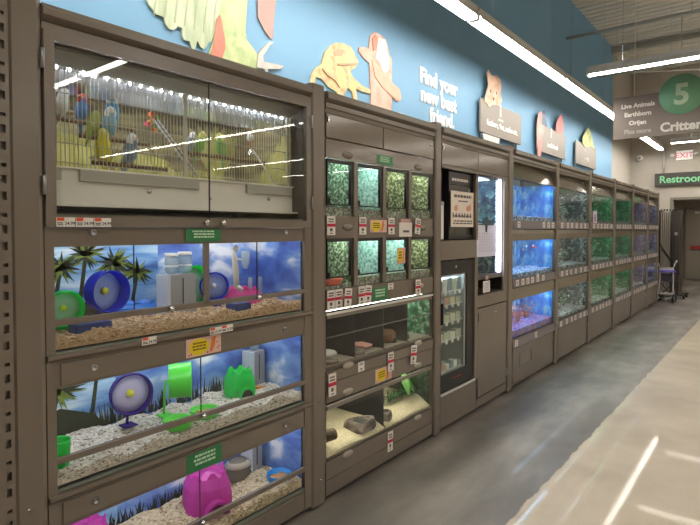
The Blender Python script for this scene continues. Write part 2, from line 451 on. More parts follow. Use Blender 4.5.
wing = [(1.70, 3.55), (1.69, 3.2), (1.74, 2.996), (1.771, 2.915), (1.803, 2.89), (1.822, 2.873), (1.869, 2.87), (1.882, 2.832), (1.909, 2.811), (1.936, 2.813), (1.957, 2.831), (1.964, 2.845), (1.997, 2.842), (1.999, 2.794), (2.013, 2.774), (2.05, 2.777), (2.067, 2.733), (2.086, 2.731), (2.109, 2.794), (2.132, 2.762), (2.154, 2.755), (2.178, 2.774), (2.194, 2.81), (2.214, 2.818), (2.234, 2.872), (2.242, 2.952), (2.283, 3.016), (2.317, 3.196), (2.34, 3.6)]
body = [(2.3, 3.9), (2.284, 3.185), (2.275, 3.027), (2.242, 2.939), (2.233, 2.834), (2.193, 2.733), (2.232, 2.68), (2.397, 2.66), (2.432, 2.66), (2.502, 2.68), (2.575, 2.733), (2.64, 2.741), (2.669, 2.783), (2.631, 2.823), (2.576, 2.872), (2.521, 2.912), (2.504, 2.962), (2.513, 3.074), (2.533, 3.271), (2.66, 3.6), (2.62, 3.85), (2.45, 3.98)]
red = [(2.286, 3.011), (2.258, 2.976), (2.247, 2.902), (2.236, 2.822), (2.201, 2.70), (2.281, 2.68), (2.327, 2.807), (2.323, 2.871), (2.302, 2.957)]
claw = [(2.613, 2.84), (2.709, 2.942), (2.748, 2.967), (2.758, 2.956), (2.728, 2.933), (2.66, 2.838), (2.669, 2.80), (2.807, 2.812), (2.868, 2.816), (2.827, 2.785), (2.707, 2.757), (2.698, 2.719), (2.669, 2.748), (2.60, 2.746)]
p = cutout('parrot_mural', [(body, BODY, ''), (wing, WING, 'wing'), (red, PRED, 'red_flank'), (claw, PCLAW, 'foot')], 'large pale green parrot cut-out landing on the cabinet top, red flank', 'wall mural', 'animal cut-outs on the blue wall')
# feather ridges on the wing
fm_ = MB()
for k in range(7):
    y0 = 1.80 + k * .07; fm_.prism([(y0, 2.86 - .0 * k), (y0 + .008, 2.86), (y0 + .10, 3.5), (y0 + .085, 3.5)], .016, .0185, 'x')
obj('feather_lines', fm_, mat('feather_line', (186, 198, 160), .5), p)
upper = [(2.60, 3.12), (2.66, 3.02), (2.76, 2.99), (2.80, 3.06), (2.86, 3.3), (2.7, 3.4)]
tag(cutout('parrot_mural', [([(2.62, 3.10), (2.68, 3.03), (2.74, 2.985), (2.765, 2.99), (2.77, 3.08), (2.80, 3.3), (2.62, 3.3)], mat('mural_brown', (190, 158, 150), .5), '')], 'brownish tip of a second cut-out at the top edge right of the parrot', 'wall mural', 'animal cut-outs on the blue wall'), None, None)
liz = [(3.156, 2.722), (3.176, 2.82), (3.227, 2.885), (3.299, 2.936), (3.32, 2.996), (3.341, 3.043), (3.406, 3.108), (3.472, 3.151), (3.585, 3.177), (3.678, 3.173), (3.726, 3.134), (3.788, 3.068), (3.751, 3.015), (3.666, 2.959), (3.726, 2.914), (3.85, 2.873), (3.966, 2.866), (3.966, 2.828), (3.8, 2.825), (3.751, 2.83), (3.775, 2.716), (3.722, 2.66), (3.702, 2.791), (3.643, 2.815), (3.584, 2.753), (3.55, 2.66), (3.511, 2.67), (3.493, 2.749), (3.384, 2.769), (3.299, 2.82), (3.227, 2.818), (3.216, 2.70)]
lz = cutout('lizard_mural', [(liz, LIZ, ''), ([(3.44, 3.07), (3.5, 3.11), (3.6, 3.12), (3.55, 3.06), (3.47, 3.04)], LIZD, 'eye_patch'), ([(3.5, 2.99), (3.62, 3.02), (3.77, 3.06), (3.76, 3.04), (3.62, 3.0), (3.5, 2.97)], LIZD, 'mouth'),
            ([(3.3, 2.90), (3.42, 2.88), (3.5, 2.83), (3.52, 2.79), (3.46, 2.84), (3.36, 2.86)], mat('lizard_belly', (240, 190, 150), .5), 'belly_patch')],
            'bearded dragon cut-out propped on the wall above the reptile cabinet', 'wall mural', 'animal cut-outs on the blue wall')
ham = [(3.953, 2.62), (3.974, 2.799), (3.952, 3.1), (3.875, 3.119), (3.787, 3.165), (3.8, 3.2), (3.862, 3.221), (3.939, 3.226), (3.965, 3.348), (4.031, 3.40), (4.112, 3.40), (4.21, 3.376), (4.238, 3.329), (4.267, 3.256), (4.311, 3.219), (4.312, 2.993), (4.461, 2.942), (4.477, 2.879), (4.416, 2.837), (4.312, 2.864), (4.298, 2.65)]
cutout('hamster_mural', [(ham, HAM, ''), ([(4.085, 3.366), (4.196, 3.375), (4.225, 3.326), (4.22, 3.277), (4.262, 3.208), (4.262, 3.112), (4.197, 3.064), (4.141, 3.083), (4.113, 3.139), (4.045, 3.161), (4.058, 3.234)], HAMW, 'white_face'),
        ([(3.979, 3.137), (4.045, 3.123), (4.197, 3.032), (4.431, 2.965), (4.47, 2.896), (4.431, 2.85), (4.312, 2.872), (4.141, 2.925), (4.032, 2.996)], HAMO, 'arm'),
        ([(3.985, 3.33), (4.03, 3.37), (4.07, 3.36), (4.05, 3.24), (4.0, 3.22)], mat('ear_inner', (226, 150, 128), .5), 'ear')],
        'pink and orange rodent cut-out with raised arm left of the slogan', 'wall mural', 'animal cut-outs on the blue wall')
# slogan
sg = thing('wall_slogan', 'white lettering Find your new best friend. on the blue wall', 'lettering', (XW, 4.75, 2.75))
LET = mat('white_letters', (250, 250, 248), .4)
for s_, y_, z_ in (('Find your', 4.83, 3.13), ('new best', 4.85, 2.94), ('friend.', 5.04, 2.755)):
    text('lettering', s_, .215, (0, y_ - 4.75, z_ - 2.75), (1, 0, 0), LET, sg, .0085, ext=.008)
tag(obj('shelf_card', MB().prism([(3.95, 2.35), (4.62, 2.35), (4.60, 2.60), (4.45, 2.625), (4.1, 2.645), (3.95, 2.64)], -.60, -.595, 'x'), mat('white_card', (246, 246, 246), .5)), 'white curved card lying along the cabinet top below the slogan', 'card')
# grey boards standing on the cabinets
BOARD = mat('board_grey', (150, 142, 134), .5)
def board(y0, y1, words, name, label, fig, fm2, extra=()):
    t = thing('category_board', label, 'sign', (-.80, y0, 2.41), 'grey category boards above the tanks')
    obj('board', MB().box(-.012, .012, 0, y1 - y0, .39, .80, .003), BOARD, t)
    for ya in (.08, y1 - y0 - .11): obj('support', MB().box(-.03, -.012, ya, ya + .03, -.06, .7), STEEL, t)
    text('lettering', words, .105, (.013, (y1 - y0) / 2 + .02, .50), (1, 0, 0), LET, t, .003, 'CENTER')
    mm = MB().box(.012, .016, .58, .61, .66, .76).ell((.014, .595, .79), (.004, .02, .02), 8, 6)
    obj('white_symbol', mm, LET, t)
    m3 = MB().prism(fig, .013, .02, 'x'); m3.bm.normal_update(); bmesh.ops.triangulate(m3.bm, faces=[f for f in m3.bm.faces if len(f.verts) > 4])
    f_ = obj(name, m3, fm2, t)
    return t
RAB = ramp_mat('rabbit_fur', [(.3, (206, 158, 128)), (.55, (232, 190, 164)), (.75, (246, 228, 212))], 9, .5, 6)
b1 = board(6.17, 7.50, 'feathers, fins, scales etc.', 'rabbit_picture', 'grey board with a rabbit picture on top, nearest of the three boards',
      [(.084, .77), (.131, .89), (.205, .99), (.152, 1.127), (.202, 1.181), (.279, 1.124), (.38, 1.14), (.435, 1.169), (.571, 1.133), (.60, 1.05), (.574, .957), (.631, .878), (.549, .797), (.336, .776), (.234, .719), (.133, .765)], RAB)
obj('rabbit_face', MB().ell((.02, .27, .93), (.003, .02, .02), 8, 6).ell((.02, .45, .94), (.003, .02, .02), 8, 6).ell((.02, .36, .85), (.004, .025, .02), 8, 6), mat('rabbit_mark', (120, 84, 70), .5), b1)
obj('green_word', MB().box(.012, .015, .52, .60, .60, .63).box(.012, .015, .62, .68, .60, .63), PALEINK, b1)
obj('white_tab', MB().prism([(.07, .385), (.60, .385), (.56, .30), (.12, .28)], 0, .006, 'x'), WHITE, b1)
b2 = board(8.18, 9.52, 'small friends', 'macaw_picture', 'grey board with two red macaw pictures, middle of the three boards',
      [(-.06, .4), (-.07, .78), (.0, .94), (.13, 1.0), (.18, .90), (.30, .84), (.30, .78), (.17, .6), (.13, .32), (-.02, .31), (0, .55)], ramp_mat('macaw_feather', [(.3, (226, 120, 116)), (.55, (236, 170, 160)), (.75, (240, 206, 190))], 5, .5, 5))
obj('macaw_picture', MB().prism([(.82, .79), (.84, .93), (.96, 1.04), (1.08, 1.12), (1.17, 1.05), (1.22, .88), (1.15, .79)], .013, .02, 'x'), mat('macaw_red', (220, 120, 116), .5, var=.1), b2)
obj('blue_tail', MB().prism([(.13, .80), (.17, .98), (.24, 1.04), (.33, .93), (.40, .80)], .013, .021, 'x'), mat('macaw_blue', (96, 112, 136), .5), b2)
b3 = board(10.15, 11.52, 'reptiles', 'chameleon_picture', 'grey board with a green reptile picture, farthest of the three boards',
      [(.36, .79), (.40, .93), (.6, 1.04), (.72, 1.13), (.88, 1.10), (1.02, 1.0), (1.12, .88), (1.20, .76), (.98, .80), (.5, .74)], ramp_mat('reptile_skin', [(.35, (150, 166, 90)), (.65, (206, 206, 130))], 6, .5, 5))

# hanging aisle sign
SG = mat('sign_grey', (126, 115, 108), .55)
hs = thing('hanging_sign', 'grey hanging aisle sign with green circle 5 and Critter', 'sign', (.08, 9.0, 2.97))
obj('sign_panel', MB().box(0, 2.05, -.015, .015, 0, .63, .003), SG, hs)
obj('number_circle', MB().cyl((.89, -.02, .56), (.89, -.035, .56), .285, 40), mat('sign_green', (118, 170, 134), .5), hs)
DIM = mat('sign_letter_green', (190, 212, 184), .5); SGW = mat('sign_letters', (228, 222, 214), .5); SGD = mat('sign_letters_dim', (176, 168, 158), .5)
text('number', '5', .40, (.89, -.036, .425), (0, -1, 0), DIM, hs, .012, 'CENTER')
text('lettering', 'Critter', .178, (.625, -.016, .055), (0, -1, 0), SGW, hs, .007)
for k, (s_, mt) in enumerate((('Live Animals', SGW), ('Earthborn', SGW), ('Orijen', SGW), ('Plus more', SGD))):
    text('lettering', s_, .088, (.33, -.016, .455 - k * .128), (0, -1, 0), mt, hs, .0035, 'CENTER')
for x in (.28, 1.75): obj('hanger', MB().cyl((x, 0, .63), (x, 0, CEIL - 2.97), .006, 6), WHITE, hs)
# restroom sign, exit sign, dome camera, conduit
rs = thing('restroom_sign', 'dark sign with green Restrooms lettering on the end wall', 'sign', (-.38, YE - .06, 2.70))
obj('sign_panel', MB().box(0, 1.75, -.03, .03, 0, .32, .004), mat('sign_dark', (62, 58, 54), .5), rs)
text('lettering', 'Restrooms', .245, (.10, -.032, .08), (0, -1, 0), mat('letter_mint', (132, 214, 160), .5), rs, .006)
for x in (.2, 1.5): obj('bracket', MB().box(x, x + .04, .03, .06, .1, .3), STEEL, rs)
es = thing('exit_sign', 'white exit sign with red letters and two lamp heads', 'exit sign', (.08, YE - .04, 3.33))
obj('housing', MB().box(0, .34, -.03, .04, 0, .22, .006), mat('exit_face', (245, 240, 236), .4, emit=.35), es)
text('lettering', 'EXIT', .19, (.17, -.031, .045), (0, -1, 0), mat('exit_red', (214, 120, 124), .4, emit=.3), es, .003, 'CENTER')
for x in (-.08, .42):
    obj('lamp_head', MB().lathe([(0, 0), (.035, 0), (.05, .05), (.05, .06), (0, .055)], (x, .0, .13), (0, -1, -.2), 14).cyl((x, 0, .13), (x + (.09 if x < 0 else -.09), .02, .13), .012), WHITE, es)
dc = thing('dome_camera', 'small white dome security camera on the end wall', 'camera', (-.74, YE - .01, 3.44))
obj('mount', MB().cyl((0, .01, 0), (0, -.05, 0), .085, 20), WHITE, dc)
obj('dome', MB().ell((0, -.06, 0), (.075, .06, .075), 16, 10), WHITE, dc)
obj('lens', MB().ell((.02, -.115, -.01), (.025, .015, .025), 12, 8), BLACK, dc)
tag(obj('wall_conduit', MB().cyl((-.19, YE - .03, 3.0), (-.19, YE - .03, 3.75), .018), WHITE), 'white vertical conduit on the end wall above the restroom sign', 'conduit')
# ================================================================== CABINETS
def crown(y0, y1, parent):
    prof = [(-.12, 2.28), (.0, 2.28), (.004, 2.305), (.012, 2.31), (.012, 2.338), (.004, 2.343), (.02, 2.352), (.03, 2.36), (.03, 2.385), (.022, 2.39), (.022, 2.40), (-.12, 2.40)]
    obj('crown_molding', MB().prism(prof, y0, y1, 'y'), BROWN, parent)
    obj('cabinet_top', MB().box(-.66, -.12, y0, y1, 2.33, 2.35), BROWN_D, parent)
def post(y0, y1, parent, name='post'):
    m = MB().prism([(-.05, y0), (-.05, y1 - .012), (.006, y1 - .012), (.016, y1 - .018), (.022, y1 - .032), (.022, y0 + .012), (.012, y0)], 0.015, 2.42, 'z')
    o = obj(name, m, BROWN, parent)
    obj('post_screw', MB().cyl((.022, (y0 + y1) / 2, .16), (.026, (y0 + y1) / 2, .16), .006, 10).cyl((.022, (y0 + y1) / 2 - .02, .62), (.026, (y0 + y1) / 2 - .02, .62), .005, 10), CHROME, o)
    return o
def knob(y, z, parent, r=.011, x=.0, label=None):
    return obj('knob', MB().lathe([(0, 0), (r * .5, 0), (r * .5, .01), (r, .014), (r * 1.05, .02), (r * .8, .026), (0, .028)], (x, y, z), (1, 0, 0), 16), CHROME, parent)
def lock(y, z, parent, x=0.0):
    m = MB().lathe([(.0, .0), (.0125, 0), (.0125, .005), (.009, .007), (.009, .004), (0, .004)], (x, y, z), (1, 0, 0), 18)
    return obj('lock', m, STEEL, parent)
def oval_pull(y, z, parent, x=0.0, wy=.05):
    m = MB().ell((x, y, z), (.013, wy * 1.05, .021), 20, 10)
    return obj('handle', m, PULL if z < 1.3 else BROWN, parent)

# ---- slotted shelf upright at the far left
up = thing('shelf_upright', 'brown slotted shelf upright at the left edge of the photo', 'shelf upright', (.03, .634, 0))
m = MB(); m.box(-.05, 0, 0, .062, 0, 2.9); m.box(-.05, -.02, .062, .078, 0, 2.9); m.box(-.05, 0, .078, .09, 0, 2.9)
z = .02; k = 0
while z < 2.88:
    if k % 3 != 2: m.box(-.02, 0, .062, .078, z + .028, z + .056)
    else: m.box(-.02, 0, .062, .078, z + .012, z + .056)
    z += .056; k += 1
obj('upright', m, BROWN, up)
obj('back_panel', MB().box(-.06, -.05, -.9, .09, 0, 2.9), DARK, up)

# ---- UNIT A: bird cage over three small-animal habitats
A = thing('habitat_cabinet', 'tall brown cabinet with a bird cage over three small animal tanks', 'cabinet', (0, .83, 0))
def W(m, o): m.bm.transform(Matrix.Translation((-o.location.x, -o.location.y, -o.location.z))); return m
Y0, Y1 = .836, 2.24
m = MB()
m.box(-.60, -.585, Y0, Y1, .03, 2.3)                                   # back
m.box(-.585, -.004, Y0, .862, .03, 2.3); m.box(-.585, -.004, 2.192, Y1, .03, 2.3)   # sides
for z0, z1 in ((2.268, 2.28), (1.62, 1.66), (1.09, 1.142), (.575, .632), (.03, .142)):
    m.box(-.585, -.004, .862, 2.192, z0, z1)
obj('carcass', W(m, A), BROWN_D, A)
crown(Y0 - .83, Y1 - .83, A)
post(.725 - .83, .848 - .83, A); post(2.24 - .83, 2.37 - .83, A)
# face frame
m = MB()
m.box(-.004, .012, Y0, .868, .03, 1.61); m.box(-.004, .012, 2.186, Y1, .03, 1.61)
for z0, z1 in ((1.538, 1.608), (1.018, 1.128), (.500, .612), (.03, .142)): m.box(-.004, .008, .868, 2.186, z0, z1)
m.box(-.004, .012, 1.522, 1.548, 1.262, 1.538)
obj('face_frame', W(m, A), BROWN, A)
for z in (1.14, .625):
    obj('ledge', W(MB().prism([(-.004, z - .018), (.018, z - .018), (.028, z - .008), (.028, z + .006), (-.004, z + .006)], Y0, 2.236, 'y'), A), BROWN, A)
    obj('drawer_front', W(MB().box(.008, .014, .885, 2.17, z - .112, z - .03, .003), A), BROWN, A)
obj('drawer_front', W(MB().box(.008, .014, .885, 2.17, .035, .13, .003), A), BROWN, A)
obj('toe_shadow_strip', W(MB().box(-.04, -.03, Y0, Y1, 0, .03), A), BLACK, A)  # black strip stands in for the dark shadow in the kick gap
# aviary doors
dm = W(MB().frame(-.002, .024, .838, 2.228, 1.612, 2.312, .036, .040, .036, .034), A)
fr = obj('door_frame', dm, BROWN, A)
obj('door_glass', W(MB().box(.008, .012, .874, 1.5505, 1.652, 2.276), A), GLASS, fr)
obj('door_glass', W(MB().box(.008, .012, 1.5545, 2.194, 1.652, 2.276), A), GLASS, fr)
obj('glass_edge', W(MB().box(.007, .013, 1.5505, 1.5545, 1.62, 2.276), A), mat('dark_edge', (44, 46, 44), .3), fr)
for y in (1.515, 1.607): knob(y - .83, 1.632, fr, .013, .024)
for y, z in ((.832, 2.205), (.832, 1.76), (2.232, 2.2), (2.232, 1.75)):
    obj('hinge', W(MB().box(.02, .032, y - .006, y + .006, z - .035, z + .035, .002).cyl((.03, y, z - .035), (.03, y, z + .035), .005), A), STEEL, fr)
lock(1.012 - .83, 1.59, A, .010); lock(2.045 - .83, 1.59, A, .010)
# aviary inside
m = MB(); m.box(-.085, -.075, .87, 2.18, 1.70, 1.835); m.box(-.075, -.03, .87, 2.18, 1.69, 1.70); m.box(-.56, -.085, .87, 2.18, 1.70, 1.71); m.box(-.1, -.06, .87, 2.18, 1.835, 1.842)
obj('seed_tray', W(m, A), CREAM, A)
m = MB().box(-.074, -.06, 1.0, 1.55, 1.79, 1.835).box(-.074, -.058, 1.84, 2.16, 1.79, 1.835).box(-.074, -.062, .872, .93, 1.79, 1.835)
obj('tray_flap', W(m, A), mat('grey_flap', (176, 174, 166), .5), A)
obj('tray_screw', W(MB().cyl((-.075, 1.30, 1.765), (-.068, 1.30, 1.765), .009).cyl((-.075, 2.0, 1.765), (-.068, 2.0, 1.765), .009).cyl((-.075, 1.62, 1.75), (-.068, 1.62, 1.75), .006), A), STEEL, A)
m = MB(); y = .875
while y < 2.18: m.cyl((-.09, y, 1.835), (-.09, y, 2.225), .0019, 5); y += .0165
for z in (1.86, 1.935, 2.03, 2.125, 2.215): m.cyl((-.0925, .87, z), (-.0925, 2.18, z), .0020, 5)
wm = obj('wire_mesh', W(m, A), WIRE, A)
obj('mesh_door_strip', W(MB().box(-.094, -.086, 1.485, 1.505, 1.80, 2.225).box(-.094, -.086, 2.155, 2.168, 1.82, 2.225), A), WIRE, wm)
can = MB().prism([(-.02, 2.268), (-.02, 2.262), (-.10, 2.228), (-.56, 2.228), (-.56, 2.268)], .862, 2.192, 'y')
obj('canopy', W(can, A), mat('canopy_grey', (156, 152, 144), .35, metal=.2, var=.06, scale=6), A)
m = MB()
for k in range(26): m.ell((-.115, .89 + k * .05, 2.222), (.0045, .0045, .004), 8, 5)
obj('light_bar', W(m, A), mat('led_dot', (255, 255, 255), .4, emit=110, ecol=(236, 242, 255)), A)
obj('light_bar', W(MB().box(-.32, -.26, .88, 2.17, 2.222, 2.227), A), mat('aviary_led', (255, 255, 255), .4, emit=11, ecol=(244, 248, 255)), A)
obj('reflector', W(MB().prism([(-.13, 2.226), (-.145, 2.19), (-.20, 2.155), (-.205, 2.158), (-.15, 2.194), (-.135, 2.228)], .87, 2.18, 'y'), A), mat('reflector_metal', (196, 202, 212), .28, metal=.9), A)
# printed back wall of the aviary: planks and yellow leaves
PLANK = ramp_mat('aviary_planks', [(.3, (92, 80, 60)), (.5, (136, 122, 86)), (.7, (172, 162, 112))], 4, .6, 6, (1, 1, 7))
bd = obj('backdrop', W(MB().box(-.565, -.56, .862, 2.192, 1.71, 2.228).box(-.56, -.09, 2.187, 2.192, 1.66, 2.228).box(-.56, -.09, .862, .867, 1.66, 2.228), A), PLANK, A)
LEAFY = ramp_mat('printed_yellow_leaf', [(.3, (150, 146, 70)), (.5, (184, 176, 92)), (.7, (206, 198, 130))], 14, .6, 5)
m = MB(); rnd = random.Random(3)
def leafpoly(cy, cz, L, w_, a):
    pts = []
    for k in range(12):
        t = 2 * PI * k / 12; x = L * math.cos(t) / 2; y_ = w_ * math.sin(t) / 2 * (1 - .4 * math.cos(t))
        pts.append((cy + x * math.cos(a) - y_ * math.sin(a), cz + x * math.sin(a) + y_ * math.cos(a)))
    return pts
def clampz(pts, y0, y1, z0, z1): return [(min(max(a, y0), y1), min(max(b_, z0), z1)) for a, b_ in pts]
for k in range(9):
    m.prism(clampz(leafpoly(rnd.uniform(.95, 2.1), rnd.uniform(1.8, 2.0), .34, .10, rnd.uniform(-.3, .3)), .87, 2.18, 1.72, 2.22), -.56, -.5585 + .0002 * k, 'x')
for k in range(7):
    a = PI / 2 + (k - 3) * .22
    m.prism(clampz(leafpoly(2.03 + .10 * math.cos(a), 1.98 + .05 * math.sin(a), .40, .085, a), .87, 2.186, 1.72, 2.22), -.557, -.5558 + .0002 * k, 'x')
obj('printed_leaves', W(m, A), LEAFY, bd)
m = MB()
for k in range(5): m.prism([(x_, z_) for x_, z_ in clampz(leafpoly(-.32 + .06 * k, 1.85 + .05 * k, .3, .09, 1.3 + .1 * k), -.55, -.1, 1.68, 2.2)], 2.1835 + .0003 * k, 2.1872, 'y')
obj('printed_leaves', W(m, A), LEAFY, bd)

# habitats: sky backdrops
SKY = ramp_mat('printed_sky', [(.30, (52, 78, 158)), (.44, (84, 120, 200)), (.56, (124, 160, 216)), (.67, (232, 238, 246))], 4.2, .5, 7, (1, 1, 1.7), distort=.5)
LAKE = ramp_mat('printed_lake', [(.30, (58, 96, 160)), (.45, (110, 158, 214)), (.56, (158, 196, 226)), (.68, (222, 234, 240))], 3.2, .5, 7, (1, .9, 5), distort=.3)
GRASSD = mat('printed_grass', (34, 44, 24), .6, var=.3, scale=20)
GRASSL = mat('printed_bush', (112, 128, 48), .6, var=.35, scale=25)
def habitat(zf, zt, bed, bedmat, ymid, seams, backm, plants, seed):
    """zf floor, zt top opening; parts of unit A"""
    h = obj('backdrop', W(MB().box(-.385, -.38, .862, ymid, zf, zt + .05), A), backm, A)
    obj('side_backdrop', W(MB().box(-.38, -.012, 2.180, 2.186, zf, zt + .03).box(-.385, -.38, ymid, 2.186, zf, zt + .05), A), SKY, h)
    obj('side_panel', W(MB().box(-.38, -.012, .862, .868, zf, zt + .03), A), LAKE, h)
    obj('tank_floor', W(MB().box(-.38, -.02, .862, 2.186, zf - .006, zf), A), DARK, h)
    r = random.Random(seed)
    g = MB(); l = MB()
    for k in range(170):                                              # grass blades printed along the foot of the picture
        y = r.uniform(.87, 2.17); hh = r.uniform(.03, .10) * plants; z0_ = bed
        g.prism([(y, z0_ - .01), (y + .012, z0_ - .01), (y + r.uniform(-.02, .03), z0_ + hh)], -.38, -.3785, 'x')
    if True:
        for cy, cz, R in ((.95, zt - .04, .12), (1.06, zt - .10, .10), (1.17, zt - .045, .095), (1.30, zt - .09, .10), (1.42, zt - .14, .095), (.92, zt - .16, .09)) if zf > 1 else ((.92, zt - .05, .10), (1.04, zt - .12, .12), (1.22, zt - .03, .08)):
            for q in range(46):
                a = r.uniform(0, 2 * PI); rr_ = R * r.uniform(.5, 1.15)
                tip = (max(.87, cy + rr_ * math.cos(a)), max(bed, min(zt + .045, cz + rr_ * .75 * math.sin(a))))
                dy, dz = -.012 * math.sin(a), .012 * math.cos(a)
                (g if q % 2 else l).prism([(cy + dy, cz + dz), (cy - dy, cz - dz), tip], -.38, -.378 + .0001 * (q % 5), 'x')
            g.prism([(cy - .008, cz), (cy + .008, cz), (cy - .03, bed), (cy - .05, bed)], -.38, -.3787, 'x')
        g.prism([(.875, bed - .01), (1.25, bed - .01), (1.2, bed + .06), (1.05, bed + .12), (.92, bed + .09)], -.38, -.3788, 'x')
    obj('printed_grass', W(g, A), GRASSD, h)
    obj('printed_bushes', W(l, A), GRASSL, h)
    obj('light_bar', W(MB().box(-.07, -.045, .88, 2.17, zt + .035, zt + .045), A), mat('habitat_led', (255, 255, 255), .4, emit=7.8, ecol=(250, 250, 255)), h)
    obj('light_bar', W(MB().box(-.28, -.24, .88, 2.17, zt + .045, zt + .052), A), mat('habitat_led2', (255, 255, 255), .4, emit=7.8, ecol=(250, 250, 255)), h)
    # glass
    zr = zf + .105
    rail = obj('rail', W(MB().box(-.006, .012, .868, 2.186, zr - .006, zr + .018, .002), A), BROWN, A)
    ys = [.868] + list(seams) + [2.186]
    for a_, c_ in zip(ys[:-1], ys[1:]):
        obj('sliding_glass', W(MB().box(-.002, .002, a_ + .002, c_ - .002, zr + .018, zt), A), GLASS, rail)
        obj('glass_edge', W(MB().box(-.003, .003, c_ - .002, c_ + .001, zr + .018, zt), A), mat('dark_edge', (44, 46, 44), .3), rail) if c_ < 2.1 else None
    obj('lower_glass', W(MB().box(-.002, .002, .868, 2.186, zf, zr - .006), A), GLASS, A)
    obj('glass_lip', W(MB().box(-.004, .010, .868, 2.186, zf - .004, zf + .004), A), EDGE, A)
    return rail
def bedding(name, label, bed, amp, mt, chips, csize, cmat, seed, x0=-.374, x1=-.006, y0=.870, y1=2.178, front=0.0, group=None):
    r = random.Random(seed); m = MB(); nx, ny = 22, 74
    ph = [(r.uniform(3, 40), r.uniform(3, 40), r.uniform(0, 6)) for _ in range(7)]
    def H(x, y):
        return bed + amp * sum(math.sin(a * x + b_ * y + c_) for a, b_, c_ in ph) / 7 + front * max(0, (x + .08) / .08)
    vs = [(x0 + (x1 - x0) * i / nx, y0 + (y1 - y0) * j / ny, 0) for i in range(nx + 1) for j in range(ny + 1)]
    vs = [(x, y, H(x, y) + r.uniform(-.003, .003)) for x, y, _ in vs]
    fs = [(i * (ny + 1) + j, (i + 1) * (ny + 1) + j, (i + 1) * (ny + 1) + j + 1, i * (ny + 1) + j + 1) for i in range(nx) for j in range(ny)]
    m._add(vs, fs)
    zb = bed - .045                                                   # skirt down to the tank floor
    m._add([(x1, y0, zb), (x1, y1, zb)] + [(x1, y0 + (y1 - y0) * j / ny, H(x1, y0 + (y1 - y0) * j / ny)) for j in range(ny + 1)], [tuple([0, 1] + [ny + 2 - j for j in range(ny + 1)])])
    for k in range(chips):
        m.mi = 1 if r.random() < .6 else (2 if r.random() < .5 else 0)
        front_face = r.random() < .22
        y = r.uniform(y0 + .01, y1 - .01)
        x = x1 + .0 if front_face else r.uniform(x0 + .01, x1 - .004)
        z = r.uniform(zb + .01, H(x, y)) if front_face else H(x, y) + r.uniform(0, .006)
        s_ = csize * r.uniform(.6, 1.3)
        R = Matrix.Rotation(r.uniform(0, PI), 4, 'Z') @ Matrix.Rotation(r.uniform(-.9, .9), 4, 'X')
        m.M = Matrix.Translation((x, y, z)) @ R
        m.box(-s_, s_, -s_ * .45, s_ * .45, -s_ * .16, s_ * .16)
        m.M = Matrix.Identity(4)
    o = obj(name, m, [mt] + cmat); tag(o, label, 'bedding', group, 'stuff'); return o
R1 = habitat(1.150, 1.538, 1.20, None, 1.53, (1.183, 1.535, 1.849), LAKE, .5, 1)
R2 = habitat(.640, 1.018, .70, None, 1.30, (1.505,), LAKE, 1.0, 2)
R3 = habitat(.150, .500, .20, None, 1.30, (1.495,), LAKE, .8, 3)
for r_, ys, z in ((R1, (1.338, 1.838), 1.260), (R2, (1.50,), .752), (R3, (1.49,), .262)):
    for y in ys: knob(y - .83, z, r_, .012, .012)
for z in (1.072, .556):
    lock(1.006 - .83, z, A, .014); lock(2.03 - .83, z, A, .014)
CH1 = [mat('pellet_light', (226, 204, 174), .8), mat('pellet_dark', (168, 132, 98), .8)]
CH2 = [mat('paper_chip_white', (238, 234, 226), .9), mat('paper_chip_grey', (150, 140, 128), .9)]
CH3 = [mat('shaving_pale', (226, 212, 182), .9), mat('shaving_tan', (150, 128, 92), .9)]
bedding('pellet_bedding', 'tan wood pellets covering the floor of the top small animal tank', 1.205, .022, mat('pellet_base', (200, 172, 138), .9, var=.2, scale=60), 2600, .008, CH1, 11)
bedding('paper_bedding', 'white paper bedding covering the floor of the middle small animal tank', .700, .026, mat('paper_base', (214, 206, 194), .9, var=.2, scale=60), 3000, .007, CH2, 12)
bedding('shaving_bedding', 'beige shavings covering the floor of the bottom small animal tank', .205, .03, mat('shaving_base', (200, 186, 156), .9, var=.25, scale=50), 3000, .008, CH3, 13)

# ---- habitat furnishings
def wheel(name, c, axis, R, depth, rimc, face, hubc, label, group='exercise wheels in the small animal tanks', foot=None):
    """drum-shaped running wheel, open towards axis, on a foot"""
    t = thing(name, label, 'exercise wheel', (c[0], c[1], foot), group)
    o = (0, 0, c[2] - foot); ax = Vector(axis).normalized(); cc = Vector(o)
    b0 = cc - ax * depth / 2
    obj('drum', MB().lathe([(R * .97, 0), (R, .004), (R, depth * .9), (R * 1.06, depth), (R * 1.04, depth * 1.05), (R * .96, depth), (R * .95, .01), (R * .95, .004)], b0, ax, 40), rimc, t)
    obj('back_disc', MB().lathe([(0, 0), (R * .95, 0), (R * .95, .006), (R * .5, .012), (0, .014)], b0 + ax * .002, ax, 36), face, t)
    obj('hub', MB().lathe([(0, 0), (R * .2, 0), (R * .17, .014), (0, .018)], b0 + ax * .016, ax, 16), hubc, t)
    bk = b0 - ax * .012
    bk = b0 - ax * .016
    obj('stand', MB().tube([b0 + ax * .0, bk, Vector((bk.x - .01, bk.y, .004))], .006).box(bk.x - .03, bk.x + .03, bk.y - .03, bk.y + .03, 0, .006), rimc, t)
    return t
GREENP = plastic('green_plastic', (40, 226, 104), .15); BLUEP = plastic('blue_plastic', (44, 62, 206), .05); VIOP = plastic('violet_plastic', (70, 44, 160), .05)
PALEB = plastic('pale_blue_disc', (198, 214, 246), .12); PALEV = plastic('pale_violet_disc', (238, 234, 250), .0); PALEG = plastic('pale_green_disc', (200, 236, 206), .12)
